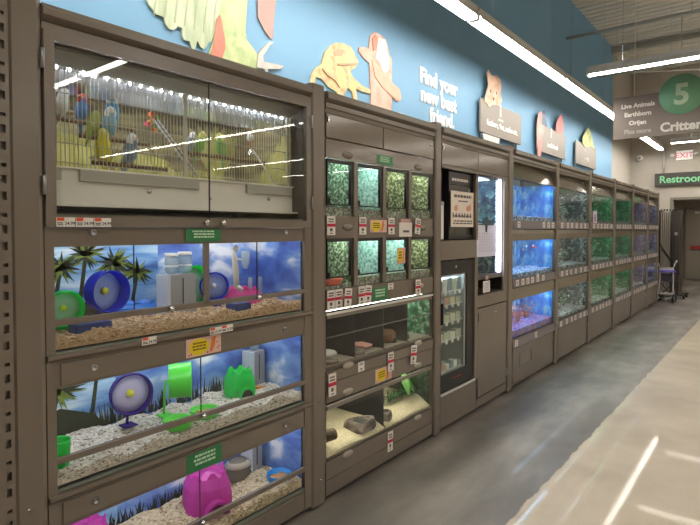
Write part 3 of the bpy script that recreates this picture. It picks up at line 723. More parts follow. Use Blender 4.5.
PINKP = plastic('pink_plastic', (222, 88, 196), .15); PINK2 = plastic('rose_plastic', (236, 96, 176), .2); LIME = mat('lime_plastic', (84, 220, 70), .3); YEL = mat('yellow_hub', (222, 226, 60), .4)
wheel('exercise_wheel', (-.14, .965, 1.292), (1, -.1, 0), .068, .05, GREENP, PALEG, YEL, 'small green exercise wheel at the far left of the top animal tank', foot=1.205)
wheel('exercise_wheel', (-.19, 1.165, 1.338), (1, .12, 0), .086, .07, BLUEP, PALEB, YEL, 'large blue exercise wheel beside the small green one', foot=1.22)
wheel('exercise_wheel', (-.26, 1.655, 1.312), (1, .2, 0), .105, .05, GREENP, PALEG, WHITE, 'large pale green exercise wheel partly behind the grey box', foot=1.205)
wheel('exercise_wheel', (-.20, 1.735, 1.312), (1, -.55, 0), .07, .05, BLUEP, PALEB, WHITE, 'blue exercise wheel right of the middle divider, by the leaning bottle tube', foot=1.205)
wheel('exercise_wheel', (-.20, 1.275, .868), (1, -.25, .08), .088, .05, VIOP, PALEV, YEL, 'violet rimmed exercise wheel with pale face in the middle tank', foot=.71)
wheel('exercise_wheel', (-.19, 1.52, .875), (.55, .85, 0), .082, .10, LIME, LIME, LIME, 'bright green drum exercise wheel seen edge-on in the middle tank', foot=.71)
# grey feeder towers
def feeder(c, w_, d, h, label, bottles, lean=0):
    t = thing('feeder_tower', label, 'feeder', c, 'grey feeder towers in the small animal tanks')
    obj('tower', MB().box(-d, 0, -w_ / 2, w_ / 2, 0, h, .004), GREYP, t)
    obj('side_rail', MB().box(-d, .012, -w_ / 2 - .014, -w_ / 2 - .002, 0, h * 1.0, .003), mat('pale_rail', (200, 204, 212), .4), t)
    obj('front_slot', MB().box(0, .0015, -.003, .003, .03, h - .02), DARK, t)
    obj('spout', MB().cyl((.0, -w_ / 2 - .01, .055), (.035, -w_ / 2 - .035, .02), .0035), CHROME, t)
    return t
def bottle(c, r, h, label, cap=WHITE):
    t = thing('water_bottle', label, 'water bottle', c, 'clear water bottles in the small animal tanks')
    obj('bottle', MB().lathe([(r * .4, 0), (r * .9, .012), (r, .02), (r, h * .8), (r * .85, h * .9), (r * .5, h), (0, h)], (0, 0, 0), (0, 0, 1), 20), plastic('clear_bottle', (216, 228, 232), .55), t)
    obj('cap', MB().lathe([(0, 0), (r * 1.02, 0), (r * 1.02, .016), (0, .016)], (0, 0, h * .97), (0, 0, 1), 18), cap, t)
    obj('band', MB().lathe([(r * 1.02, 0), (r * 1.02, .008)], (0, 0, h * .4), (0, 0, 1), 18), WHITE, t)
    return t
feeder((-.16, 1.525, 1.20), .145, .09, .19, 'wide grey feeder box with two clear bottles on top in the top tank', [])
bottle((-.20, 1.49, 1.391), .032, .085, 'clear bottle standing on the left half of the wide grey feeder box')
bottle((-.20, 1.565, 1.391), .032, .09, 'clear bottle standing on the right half of the wide grey feeder box')
feeder((-.28, 2.115, .705), .085, .085, .195, 'grey feeder tower with one bottle at the right end of the middle tank', [])
bottle((-.325, 2.115, .901), .03, .08, 'clear bottle on the feeder tower in the middle tank')
feeder((-.27, 2.085, .215), .08, .08, .20, 'grey feeder tower beside the blue bowl in the bottom tank', [])
# leaning white bottle tube
t = thing('bottle_holder', 'long white bottle tube hung aslant behind the right pane of the top tank', 'bottle holder', (-.05, 1.745, 1.30))
obj('tube', MB().loft([((0, .012, .02), .014, .014, (0, 1, 0), (1, 0, 0)), ((0, .008, .10), .016, .014, (0, 1, 0), (1, 0, 0)), ((0, 0, .17), .013, .012, (0, 1, 0), (1, 0, 0)), ((0, -.01, .20), .008, .008, (0, 1, 0), (1, 0, 0))], 12), WHITE, t)
obj('suction_cup', MB().lathe([(0, 0), (.016, .002), (.010, .012), (0, .014)], (.03, -.012, .21), (-1, 0, 0), 14), WHITE, t)
obj('arm', MB().tube([(0, -.005, .17), (-.01, .03, .155), (-.02, .055, .15)], .006).cyl((0, .012, .02), (0, .045, .0), .012), WHITE, t)
tag(obj('clear_cup', MB().lathe([(.012, 0), (.02, .03), (.024, .08), (.02, .09)], (-.1, 1.86, 1.40), (0, 0, 1), 14), plastic('clear_bottle', (216, 228, 232), .55)), 'small clear cup hanging beside the leaning white bottle tube', 'cup')
for y in (2.015, 2.09):
    tag(obj('clear_tube', MB().cyl((-.24, y, 1.21), (-.24, y, 1.335), .011), plastic('clear_bottle', (216, 228, 232), .55)), 'upright clear tube at the right end of the top tank, ' + ('left' if y < 2.05 else 'right') + ' of the pair', 'tube', 'clear tubes in the top tank')
# hides, castles and bowls
def castle(c, R, h, mt, label, cat='hide', door=True, sx=1.0):
    t = thing('castle_hide', label, cat, c, 'plastic castle hides')
    n = 28; vs = []; prof = [(1, 0), (1.0, .35), (.93, .65), (.76, .92)]
    m = MB(); rings = []
    for i, (k, hh) in enumerate(prof):
        ring = []
        for q in range(n):
            a = 2 * PI * q / n; wob_ = 1 + .06 * math.sin(4 * a)
            ring.append((R * k * wob_ * math.cos(a), R * sx * k * wob_ * math.sin(a), h * hh))
        rings.append(ring)
    for q in range(n):                                              # battlements
        pass
    top = [(x, y, h * (1.08 if (q // 2) % 2 else .90)) for q, (x, y, _) in enumerate(rings[-1])]
    rings.append(top)
    rings.append([(x * .8, y * .8, h * .86) for x, y, _ in rings[-2]]); rings.append([(x * .05, y * .05, h * .97) for x, y, _ in rings[3]])
    vs = [v for r_ in rings for v in r_]
    fs = [(i * n + k, i * n + (k + 1) % n, (i + 1) * n + (k + 1) % n, (i + 1) * n + k) for i in range(len(rings) - 1) for k in range(n)]
    m.sm = False; m._add(vs, fs)
    obj('dome', m, mt, t)
    if door:
        d = Vector((.9, -.25, 0)).normalized(); s_ = Vector((-d.y, d.x, 0))
        r0 = R * .5; pts = []
        a_ = MB()
        n2 = 14; vs = []
        for dd, rr in ((R * .78, r0), (R * 1.22, r0), (R * 1.22, r0 * .82), (R * .78, r0 * .82)):
            for q in range(n2 + 1):
                an = PI * q / n2
                p_ = d * dd + s_ * rr * math.cos(an); vs.append((p_.x, p_.y, rr * 1.15 * math.sin(an)))
        fs = [(i * (n2 + 1) + q, i * (n2 + 1) + q + 1, ((i + 1) % 4) * (n2 + 1) + q + 1, ((i + 1) % 4) * (n2 + 1) + q) for i in range(4) for q in range(n2)]
        a_._add(vs, fs); obj('door_arch', a_, mt, t)
        dk = MB(); vs = [tuple(d * R * 1.09 + s_ * r0 * .8 * math.cos(PI * q / n2) + Vector((0, 0, r0 * .92 * math.sin(PI * q / n2)))) for q in range(n2 + 1)]
        dk._add(vs, [tuple(range(n2 + 1))]); obj('doorway', dk, mat('hide_doorway', (96, 30, 70), .6) if mt is PINKP else DARK, t)
    return t
castle((-.175, 1.665, .215), .122, .175, PINKP, 'large pink castle hide with arched doorway in the bottom tank')
castle((-.20, 1.075, .20), .10, .165, PINKP, 'pink castle hide at the lower left corner of the bottom tank', door=False)
castle((-.23, 1.925, .712), .085, .125, GREENP, 'green castle hide in the white bedding beside the feeder tower', door=True)
castle((-.25, 1.965, 1.20), .10, .08, PINK2, 'low pink castle hide at the right of the top tank', door=False, sx=1.15)
castle((-.30, 1.37, 1.205), .075, .055, mat('blue_hide_plastic', (40, 120, 220), .35), 'low blue hide in front of the lake picture left of the grey feeder box', door=False, sx=1.5)
t = thing('rounded_hide', 'small rounded grey hide in the shavings behind the pink castle', 'hide', (-.30, 1.97, .205))
obj('shell', MB().lathe([(.062, 0), (.066, .03), (.06, .075), (.04, .10), (0, .11)], (0, 0, 0), (0, 0, 1), 22, (1, 1.15)), mat('grey_hide', (104, 98, 88), .6, var=.1, scale=20), t)
obj('brim', MB().lathe([(.066, .07), (.072, .078), (.05, .1)], (0, 0, 0), (0, 0, 1), 22, (1, 1.15)), mat('pale_brim', (168, 160, 144), .5), t)
def bowl(name, c, R, h, mt, label, fill=None, group='bowls in the small animal tanks'):
    t = thing(name, label, 'bowl', c, group)
    obj('dish', MB().lathe([(0, .004), (R * .8, 0), (R * .86, .004), (R, h), (R * .97, h + .004), (R * .9, h - .003), (R * .74, .012), (0, .01)], (0, 0, 0), (0, 0, 1), 32), mt, t)
    if fill: 
        m = MB().lathe([(0, h * .62), (R * .5, h * .58), (R * .84, h * .45)], (0, 0, 0), (0, 0, 1), 20); r = random.Random(5)
        for k in range(50):
            a = r.uniform(0, 6.28); q = R * .75 * math.sqrt(r.random()); m.ell((q * math.cos(a), q * math.sin(a), h * .6), (.006, .004, .004), 6, 4)
        o = obj('food', m, fill, t); o['kind'] = 'stuff'
    return t
FOOD = mat('seed_mix', (196, 150, 100), .8, var=.2, scale=80)
bowl('food_bowl', (-.065, 1.425, .70), .068, .04, LIME, 'bright green food bowl left of the glass seam in the middle tank', FOOD)
bowl('food_bowl', (-.085, 1.585, .70), .068, .04, LIME, 'bright green food bowl right of the glass seam in the middle tank', FOOD)
bowl('food_bowl', (-.10, 2.095, .195), .07, .045, mat('blue_bowl', (40, 140, 220), .3), 'blue food bowl at the right end of the bottom tank', FOOD)
t = bowl('green_cup', (-.07, .905, .70), .045, .10, GREENP, 'green plastic cup at the left end of the middle tank'); t['category'] = 'cup'
tag(obj('carrot_chew', MB().box(-.22, -.20, 2.03, 2.07, .708, .722, .004), mat('orange_chew', (230, 150, 70), .6)), 'small orange chew lying in front of the middle feeder tower', 'chew')
for (y, x, l_, lb) in ((1.03, -.06, .14, 'left'), (1.77, -.05, .10, 'right')):
    tag(obj('burrow_tray', MB().box(x - .04, x + .04, y - l_ / 2, y + l_ / 2, 1.20, 1.238, .008), mat('navy_tray', (34, 62, 132), .4)), 'dark blue tray half buried in pellets at the ' + lb + ' of the top tank', 'tray', 'blue trays in the pellets')

# ---- birds
def bird(pos, yaw, L, bodyc, headc, label, belly=None, upright=.9, name='parakeet', kind='parakeet'):
    """one skinned body from tail to crown; looks towards yaw"""
    t = thing(name, label, 'bird', pos, 'pet birds in the wire cage', (0, 0, yaw))
    # spine in local x(forward) z(up)
    s = L * 1.22
    up = upright
    tail = Vector((-.30 * s, 0, -.42 * s * up)); P = [tail, Vector((-.20 * s, 0, -.16 * s * up)), Vector((-.10 * s, 0, .05 * s)), Vector((0, 0, .20 * s)), Vector((.06 * s, 0, .36 * s)), Vector((.09 * s, 0, .48 * s)), Vector((.12 * s, 0, .57 * s)), Vector((.13 * s, 0, .66 * s)), Vector((.12 * s, 0, .71 * s))]
    Rr = [(.015, .025), (.04, .055), (.115, .12), (.175, .17), (.16, .16), (.125, .125), (.13, .13), (.095, .10), (.02, .02)]
    rings = []
    for i, (p_, (ra, rb)) in enumerate(zip(P, Rr)):
        d = (P[min(i + 1, 8)] - P[max(i - 1, 0)]).normalized(); B = Vector((0, 1, 0)); Aa = B.cross(d)
        rings.append((p_, ra * s, rb * s, Aa, B))
    m = MB().loft(rings, 14)
    for f_ in m.bm.faces:
        c_ = f_.calc_center_median()
        f_.material_index = 1 if c_.z > .50 * s else (2 if (c_.x > -.02 * s + .1 * c_.z and c_.z > 0) else 0)
    obj('body', m, [bodyc, headc, belly or bodyc], t)
    for sd in (-1, 1):
        obj('wing', MB().loft([((-.24 * s, sd * .05 * s, -.16 * s * up), .02 * s, .008 * s, (0, .2, 1), (0, 1, 0)), ((-.14 * s, sd * .11 * s, .02 * s), .07 * s, .02 * s, (.6, 0, .6), (0, 1, 0)), ((-.03 * s, sd * .135 * s, .2 * s), .10 * s, .025 * s, (.6, 0, .4), (0, 1, 0)), ((.03 * s, sd * .11 * s, .36 * s), .03 * s, .02 * s, (.6, 0, .4), (0, 1, 0))], 10), WINGM[bodyc.name], t)
        obj('eye', MB().ell((.17 * s, sd * .082 * s, .60 * s), (.016 * s, .012 * s, .016 * s), 8, 6), BLACK, t)
        obj('foot', MB().cyl((.0, sd * .06 * s, .08 * s), (.01, sd * .06 * s, -.01), .02 * s, 6).tube([(.06 * s, sd * .06 * s, .0), (-.02 * s, sd * .06 * s, -.01)], .012 * s, 6), mat('bird_foot', (190, 160, 150), .6), t)
    obj('beak', MB().ell((.215 * s, 0, .575 * s), (.035 * s, .026 * s, .05 * s), 8, 6), mat('beak', (226, 190, 120), .4), t)
    return t
WINGM = {}
def bc(n, rgb, wr):
    m = mat(n, rgb, .7, var=.08, scale=60); WINGM[n] = mat(n + '_wing', wr, .7, var=.2, scale=90); return m
BW = bc('bird_white', (232, 232, 224), (196, 196, 188)); BB = bc('bird_blue', (66, 140, 190), (40, 96, 140)); BL = bc('bird_pale_blue', (136, 186, 214), (110, 150, 180))
BY = bc('bird_yellow', (232, 220, 50), (216, 200, 60)); BG = bc('bird_green', (140, 196, 90), (110, 160, 70)); BGR = bc('bird_grey', (150, 160, 166), (110, 118, 124)); BLV = bc('lovebird_blue', (84, 140, 206), (40, 120, 120)); BOL = bc('bird_olive', (150, 160, 60), (110, 116, 50)); BGB = bc('bird_grey_blue', (130, 156, 184), (90, 108, 130))
HW = mat('bird_head_white', (240, 240, 236), .7); HR = mat('bird_head_red', (206, 66, 50), .7); HY = mat('bird_head_yellow', (226, 224, 110), .7)
PX = -.20
WOOD = mat('perch_wood', (120, 92, 62), .7, var=.15, scale=20)
for (y0, y1, z, x, lb) in ((.88, 1.30, 2.045, PX, 'upper wooden perch on the left of the bird cage'), (1.05, 1.36, 1.984, PX + .03, 'lower wooden perch below the blue parakeets'), (1.10, 1.45, 1.88, PX + .03, 'lowest perch with the yellow bird on it'), (1.53, 2.1, 1.975, PX, 'perch behind the wire on the right of the bird cage'), (.88, 1.2, 2.125, -.42, 'back perch high on the left of the bird cage')):
    tag(obj('perch', MB().cyl((x, y0, z), (x, y1, z), .009, 10), WOOD), lb, 'perch', 'perches in the bird cage')
bird((PX, .99, 2.055), .3, .13, BW, HW, 'white parakeet at the far left of the bird cage')
bird((PX - .03, .945, 2.055), 1.2, .11, BGR, mat('bird_head_rust', (150, 96, 80), .7), 'greyish bird with rusty head at the left frame, beside the white one', name='finch')
bird((PX, 1.075, 2.055), -.3, .12, BLV, HR, 'blue lovebird with a red face on the upper perch', name='lovebird')
bird((PX - .02, 1.215, 2.06), -.4, .15, BB, HW, 'deep blue parakeet at the right end of the upper perch')
bird((PX + .03, 1.175, 1.995), -.2, .145, BL, HW, 'pale blue parakeet on the lower perch', belly=BL)
bird((PX + .03, 1.105, 1.995), 2.0, .12, BOL, BOL, 'olive green parakeet facing away beside the pale blue one')
bird((PX + .03, 1.150, 1.89), -.6, .155, BY, HY, 'bright yellow parakeet low behind the wire')
bird((PX + .03, 1.265, 1.89), .1, .15, BGB, HW, 'grey blue parakeet with white head right of the yellow one')
bird((PX, 1.655, 1.985), .3, .12, BG, HY, 'light green parakeet just right of the mesh strip')
bird((PX, 1.785, 1.985), -.9, .13, BG, HY, 'light green parakeet alone on the right perch')
bird((PX, 1.595, 1.985), .8, .11, BGR, HW, 'grey parakeet left of the mesh strip')
bird((-.42, 1.02, 2.135), .5, .10, BOL, BOL, 'small dull bird high at the back left of the cage', name='finch')
# toys and ladders
t = thing('bird_toy', 'colourful hanging bird toy of orange, green and pink blocks', 'bird toy', (-.25, 1.42, 2.06))
obj('cord', MB().cyl((0, 0, .03), (0, 0, .167), .002, 6), WHITE, t)
rr_ = random.Random(2)
for k, c_ in enumerate(((226, 130, 60), (90, 170, 80), (230, 80, 110), (220, 190, 80), (210, 110, 70), (110, 180, 90), (236, 120, 70))):
    a = rr_.uniform(-.02, .02); obj('block', MB().box(-.012, .012, a - .012 + (k % 2) * .016, a + .012 + (k % 2) * .016, .012 * k, .012 * k + .02, .003), mat('toy_%d' % k, c_, .5), t)
t = thing('cage_ladder', 'white and violet ladder slanting down across the bird cage', 'ladder', (-.15, 1.37, 2.10))
d = Vector((0, .215, -.235))
mm = MB()
for s_ in (0, .022): mm.cyl((0, s_, 0), (d.x, d.y + s_, d.z), .0045, 8)
obj('rail', mm, WHITE, t)
mm = MB()
for k in range(14): p_ = d * (k + .5) / 14; mm.cyl((p_.x, p_.y, p_.z), (p_.x, p_.y + .022, p_.z), .004, 6)
obj('rung', mm, mat('rung_violet', (104, 92, 128), .5), t)
t = thing('bell_toy', 'hanging white bell toy on the right side of the bird cage', 'bird toy', (-.2, 1.985, 2.07))
obj('chain', MB().cyl((0, 0, .03), (0, 0, .158), .002, 6), STEEL, t)
obj('ball', MB().ell((0, 0, .035), (.022, .022, .022), 14, 10), CREAM, t); obj('bell', MB().lathe([(.022, 0), (.018, .018), (.008, .03), (0, .032)], (0, .004, -.06), (0, 0, 1), 14), CHROME, t); obj('link', MB().cyl((0, 0, -.03), (0, 0, .02), .003, 6), ORANGEINK, t)
tag(obj('swing_bar', MB().cyl((-.16, 1.97, 2.03), (-.16, 2.14, 1.845), .005, 8), CREAM), 'thin white bar slanting down below the bell toy', 'swing')
# ================================================================== stickers and price tags
def print_lines(m, y0, y1, z0, z1, x, rows, r, fill=.75, step=.0):
    """word-sized marks of small print"""
    dz = (z1 - z0) / rows
    for k in range(rows):
        zc = z1 - dz * (k + .5); y = y0 + r.uniform(0, .08) * (y1 - y0)
        while y < y1 - .004:
            l_ = min(r.uniform(.06, .2) * (y1 - y0), y1 - y); m.box(x, x + .0006, y, y + l_, zc - dz * .28, zc + dz * .28); y += l_ + .03 * (y1 - y0)
rt = random.Random(21)
def green_sticker(y0, y1, z0, z1, x, label):
    t = thing('green_sticker', label, 'sticker', (x, y0, z0), 'green stickers on the cabinet fronts')
    obj('label_sheet', MB().box(0, .0015, 0, y1 - y0, 0, z1 - z0), GREENST, t)
    m = MB(); w_, h_ = y1 - y0, z1 - z0; print_lines(m, w_ * .18, w_ * .8, h_ * .25, h_ * .9, .0015, 3, rt)
    obj('print', m, PALEINK, t)
def yellow_sticker(y0, y1, z0, z1, x, label):
    t = thing('yellow_sticker', label, 'sticker', (x, y0, z0), 'yellow and pink info cards')
    w_, h_ = y1 - y0, z1 - z0
    obj('card', MB().box(0, .0015, 0, w_, 0, h_), PINKPAPER, t)
    obj('yellow_blob', MB().prism([(w_ * (.36 + .29 * math.cos(a * PI / 8) * (1 + .06 * math.sin(a * 3))), h_ * (.5 + .46 * math.sin(a * PI / 8))) for a in range(16)], .0015, .0022, 'x'), YELLOWINK, t)
    m = MB(); print_lines(m, w_ * .16, w_ * .56, h_ * .3, h_ * .8, .0022, 3, rt)
    obj('print', m, mat('brown_ink', (120, 96, 20), .6), t)
    obj('orange_picture', MB().prism([(w_ * .66, h_ * .1), (w_ * .74, h_ * .9), (w_ * .84, h_ * .94), (w_ * .82, h_ * .5), (w_ * .74, h_ * .12)], .0015, .0024, 'x'), mat('picture_orange', (226, 130, 40), .6), t)
    for a, b_ in ((.08, .12), (.14, .16), (.6, .12), (.88, .6), (.94, .35), (.9, .25)):
        obj('spot', MB().ell((.0016, w_ * a, h_ * b_), (.0006, w_ * .018, h_ * .05), 8, 5), mat('berry_ink', (150, 40, 50), .6), t)
def orange_tag(y, z, w_, h_, x, label, group, price='24.99'):
    t = thing('price_tag', label, 'price tag', (x, y, z), group)
    obj('card', MB().box(0, .0015, 0, w_, 0, h_), PAPER, t)
    obj('orange_corner', MB().box(.0015, .002, .002, w_ * .42, h_ * .62, h_ * .98), ORANGEINK, t)
    text('price', price, h_ * .50, (.0016, w_ * .44, h_ * .2), (1, 0, 0), INK, t, .0002, ext=.0004)
    m = MB(); print_lines(m, w_ * .05, w_ * .4, h_ * .12, h_ * .5, .0015, 2, rt); obj('print', m, INK, t)
def sale_tag(yc, zt, w_, h_, x, label, group, tilt=0.0, red=True):
    t = thing('price_tag', label, 'price tag', (x, yc, zt), group, (-tilt, 0, 0))
    obj('card', MB().box(0, .0015, -w_ / 2, w_ / 2, -h_, 0), PAPER, t)
    if red: obj('red_band', MB().box(.0015, .0022, -w_ / 2, w_ / 2, -h_ * .56, -h_ * .40), REDINK, t)
    m = MB(); print_lines(m, -w_ * .35, w_ * .35, -h_ * .36, -h_ * .1, .0015, 2, rt); m.box(.0015, .002, -w_ * .16, w_ * .14, -h_ * .8, -h_ * .64); print_lines(m, -w_ * .2, w_ * .2, -h_ * .95, -h_ * .86, .0015, 1, rt)
    obj('print', m, mat('tag_ink', (90, 84, 84), .7), t)
    return t
for k, y in enumerate((.871, .940, 1.009)):
    orange_tag(y, 1.612, .066, .034, .0245, ('leftmost', 'middle', 'rightmost')[k] + ' of three 24.99 price tags on the bird cage door', 'price tags on the bird cage')
orange_tag(1.197, 1.126, .066, .032, .029, 'lone orange cornered price tag on the ledge left of the yellow card', 'price tags on the ledge')
orange_tag(1.535, 1.118, .066, .032, .029, 'left one of two touching price tags above the yellow card', 'price tags on the ledge', '21.99')
orange_tag(1.602, 1.120, .066, .032, .029, 'right one of two touching price tags above the yellow card', 'price tags on the ledge', '21.99')
green_sticker(1.420, 1.612, 1.548, 1.606, .0135, 'green sticker directly under the knobs of the bird cage doors')
green_sticker(1.417, 1.609, .508, .592, .0145, 'green sticker above the large pink castle')
yellow_sticker(1.417, 1.608, 1.03, 1.112, .0145, 'yellow and pink card on the small animal cabinet')

# ================================================================== UNIT B: terrarium cabinet
B = thing('terrarium_cabinet', 'brown reptile cabinet with two rows of four terrariums and pull-out fronts below', 'cabinet', (0, 2.37, 0))
YB0, YB1 = 2.372, 3.625
m = MB(); m.box(-.60, -.585, YB0, YB1, .03, 2.33); m.box(-.585, -.004, YB0, YB0 + .015, .03, 2.3); m.box(-.585, -.004, YB1 - .015, YB1, .03, 2.3)
for z0, z1 in ((2.27, 2.28), (2.04, 2.115), (1.60, 1.675), (1.16, 1.25), (.735, .775), (.03, .225)): m.box(-.585, -.006, YB0 + .015, YB1 - .015, z0, z1)
obj('carcass', W(m, B), BROWN_D, B)
crown(YB0 - 2.37, 3.64 - 2.37, B); post(3.63 - 2.37, 3.745 - 2.37, B)
for y0, y1 in ((YB0, 2.946), (2.952, YB1)):
    obj('top_door', W(MB().box(-.01, .010, y0 + .003, y1, 2.137, 2.275, .003), B), BROWN_G, B)
knob(3.56 - 2.37, 2.23, B, .010, .010)
obj('hinge', W(MB().box(.01, .022, 2.378, 2.39, 2.225, 2.255, .002), B), CHROME, B)
def front_panel(y0, y1, z0, z1, pulls, zp, x=0.006, nm='lid_panel', mt=None):
    p_ = obj(nm, W(MB().box(-.012, x, y0, y1, z0, z1, .003), B), mt or BROWN, B)
    for y in pulls: oval_pull(y - 2.37, zp, p_, x)
    return p_
front_panel(YB0 + .003, YB1 - .003, 2.02, 2.132, (2.578, 3.40), 2.055, mt=BROWN_G)
front_panel(YB0 + .003, YB1 - .003, 1.550, 1.684, (2.58, 3.46), 1.617)
front_panel(YB0 + .003, YB1 - .003, 1.128, 1.246, (2.545, 3.43), 1.19)
front_panel(YB0 + .003, YB1 - .003, .70, .765, (2.578, 3.402), .77, .010, 'sill')
front_panel(YB0 + .003, YB1 - .003, .580, .695, (2.578, 3.403), .608)
front_panel(YB0 + .003, YB1 - .003, .125, .232, (2.578, 3.405), .218)
front_panel(YB0 + .003, YB1 - .003, .03, .120, (), .1)
obj('toe_shadow_strip', W(MB().box(-.04, -.03, YB0, YB1, 0, .03), B), BLACK, B)  # shadow under the cabinet, put in as a black strip
JUNG = ramp_mat('jungle_print', [(.36, (50, 66, 52)), (.46, (84, 108, 84)), (.53, (126, 150, 122)), (.62, (206, 220, 204))], 55, .5, 8, distort=.6)
JUNG2 = ramp_mat('jungle_print_yellow', [(.36, (52, 58, 40)), (.46, (96, 106, 72)), (.54, (140, 150, 106)), (.62, (212, 216, 186))], 55, .5, 8, distort=.6)
ICE = ramp_mat('pale_teal_print', [(.34, (104, 140, 134)), (.46, (150, 188, 180)), (.56, (188, 216, 210)), (.66, (230, 240, 236))], 50, .5, 8, distort=.4)
SUBM = ramp_mat('terrarium_substrate', [(.35, (70, 84, 76)), (.5, (128, 138, 126)), (.65, (196, 196, 180))], 60, .8, 6, bump=.3)
LEDT = mat('teal_led', (255, 255, 255), .4, emit=13, ecol=(222, 255, 242))
LEDW = mat('warm_led', (255, 255, 255), .4, emit=11, ecol=(240, 255, 232))
LEAFG = mat('plant_green', (56, 128, 58), .5, var=.25, scale=30); LEAFL = mat('plant_lime', (66, 122, 44), .5, var=.15, scale=20)
def leaf(m, base, direction, L, w_, droop=.3):
    d = Vector(direction).normalized(); s_ = d.cross(Vector((0, 0, 1))); s_ = s_.normalized() if s_.length > .01 else Vector((0, 1, 0))
    vs = []; n = 5; b0 = Vector(base)
    for i in range(n + 1):
        t_ = i / n; c_ = b0 + d * L * t_ + Vector((0, 0, -droop * L * t_ * t_)); hw = w_ * math.sin(PI * min(t_ * .93 + .05, 1)) / 2
        vs += [c_ + s_ * hw, c_ + Vector((0, 0, -hw * .3)), c_ - s_ * hw]
    fs = []
    for i in range(n): fs += [(3 * i, 3 * i + 1, 3 * i + 4, 3 * i + 3), (3 * i + 1, 3 * i + 2, 3 * i + 5, 3 * i + 4)]
    m._add(vs, fs)
def plant(c, h, n, label, seed, mt=None, spread=.5, group='plants in the terrariums', w_=.02, name='terrarium_plant', cat='plant', pot=True):
    t = thing(name, label, cat, c, group); r = random.Random(seed)
    st_ = MB(); lf = MB()
    for k in range(n):
        a = r.uniform(0, 2 * PI); top = Vector((math.cos(a) * spread * h * .35, math.sin(a) * spread * h * .5, h * r.uniform(.5, 1)))
        st_.cyl((0, 0, 0), top, .0015, 5)
        for q in range(4):
            b_ = r.uniform(0, 6.28); leaf(lf, top * (.4 + .2 * q), (math.cos(b_), math.sin(b_), .6), h * r.uniform(.18, .3), w_)
    obj('stem', st_, mat('plant_stem', (80, 100, 50), .6), t); obj('leaves', lf, mt or LEAFG, t)
    return t
rowA = [(2.390, 2.637), (2.678, 2.950), (2.990, 3.270), (3.310, 3.605)]
yd = [2.637, 2.950, 3.270]
rv = random.Random(9)
ordn = ['first', 'second', 'third', 'fourth']
for row, (z0, z1) in enumerate(((1.684, 2.018), (1.252, 1.552))):
    for y in yd:
        obj('divider', W(MB().box(-.42, -.02, y + .014, y + .022, z0, z1), B), DARK, B)
        obj('mullion', W(MB().box(-.006, .010, y, y + .038, z0, z1, .003), B), BROWN, B)
    for k, (a, c_) in enumerate(rowA):
        kind = ((JUNG, LEDT), (ICE, LEDT), (JUNG2, LEDW), (JUNG2, LEDW))[k] if row == 0 else ((JUNG, LEDW), (ICE, LEDT), (ICE, LEDT), (JUNG2, LEDW))[k]
        tk = obj('terrarium', W(MB().box(-.40, -.395, a - .015, c_ + .015, z0, z1 + .018).box(-.395, -.02, c_ + .004, c_ + .010, z0, z1 + .018), B), kind[0], B)
        obj('light_bar', W(MB().box(-.07, -.03, a + .02, c_ - .02, z1 + .012, z1 + .017), B), kind[1], tk)
        obj('light_bar', W(MB().box(-.14, -.10, a + .02, c_ - .02, z1 + .012, z1 + .017), B), kind[1], tk)
        obj('corner_strip', W(MB().box(-.394, -.384, a + .075, a + .10, z0 + .03, z1), B), mat('pale_strip', (206, 222, 206), .5), tk)
        sb = obj('substrate', W(MB().box(-.39, -.012, a - .01, c_ + .008, z0 - .004, z0 + (.012 if (row, k) == (1, 0) else .05), .006), B), SUBM, tk)
        d_ = obj('door', W(MB().frame(-.014, .004, a, c_, z0 + .062, z1, .004, .008, .022, .026), B), BLACK, B)
        obj('pane', W(MB().box(-.007, -.004, a + .004, c_ - .02, z0 + .07, z1 - .02), B), GLASS, d_)
        obj('latch', W(MB().box(.004, .010, a + .004, a + .022, z0 + .07, z0 + .10, .002), B), BLACK, d_)
        obj('lower_glass', W(MB().box(-.008, -.004, a, c_, z0, z0 + .06), B), GLASS, B)
        rn = ('upper', 'lower')[row]
        plant((-.2 - .1 * (k % 2), a + .19, z0 + .045), .17, 5, f'small plant in the {ordn[k]} terrarium of the {rn} row of four', 40 + k + 10 * row)
        t = bowl('water_dish', (-.10, a + .12, z0 + .048), .03, .018, mat('stone_dish', (120, 112, 100), .7), f'little water dish in the {ordn[k]} terrarium of the {rn} row of four', group='dishes in the terrariums')
# coral dish in the lower left terrarium
t = thing('food_dish', 'coral red shallow dish behind the lower left terrarium glass', 'dish', (-.055, 2.50, 1.266))
obj('dish', MB().lathe([(0, 0), (.035, 0), (.042, .02), (.046, .038), (.040, .038), (.034, .012), (0, .01)], (0, 0, 0), (0, 0, 1), 30, (.9, 2.1)), mat('coral_plastic', (236, 116, 92), .35), t)

# lower pull-out vivariums
def vivarium(z0, z1, cuts, label_backs, bar, prefix):
    obj('viv_back', W(MB().box(-.50, -.495, YB0 + .015, YB1 - .015, z0, z1), B), mat('black_back', (12, 12, 14), .6), B)
    for y in cuts: obj('divider', W(MB().box(-.49, -.02, y - .004, y + .004, z0, z1), B), mat('black_divider', (14, 14, 16), .5), B)
    g = obj('front_glass', W(MB().box(-.004, 0, YB0 + .02, YB1 - .02, z0, z1 - .012), B), GLASS, B)
    obj('glass_lip', W(MB().box(-.008, .004, YB0 + .016, YB1 - .016, z0, z0 + .010), B), mat('taupe_trim', (104, 92, 82), .4), g)
    if z0 > .7: obj('pane_edge', W(MB().box(-.006, .002, YB0 + .02, YB1 - .02, .962, .968), B), mat('pane_edge_grey', (92, 92, 88), .3), g)
    obj('top_track', W(MB().box(-.012, .006, YB0 + .016, YB1 - .016, z1 - .035, z1 - .012), B), mat('track_grey', (128, 122, 112), .35), B)
    obj('light_bar', W(MB().box(-.10, -.06, YB0 + .05, YB1 - .05, z1 - .004, z1 - .001), B), bar, B)
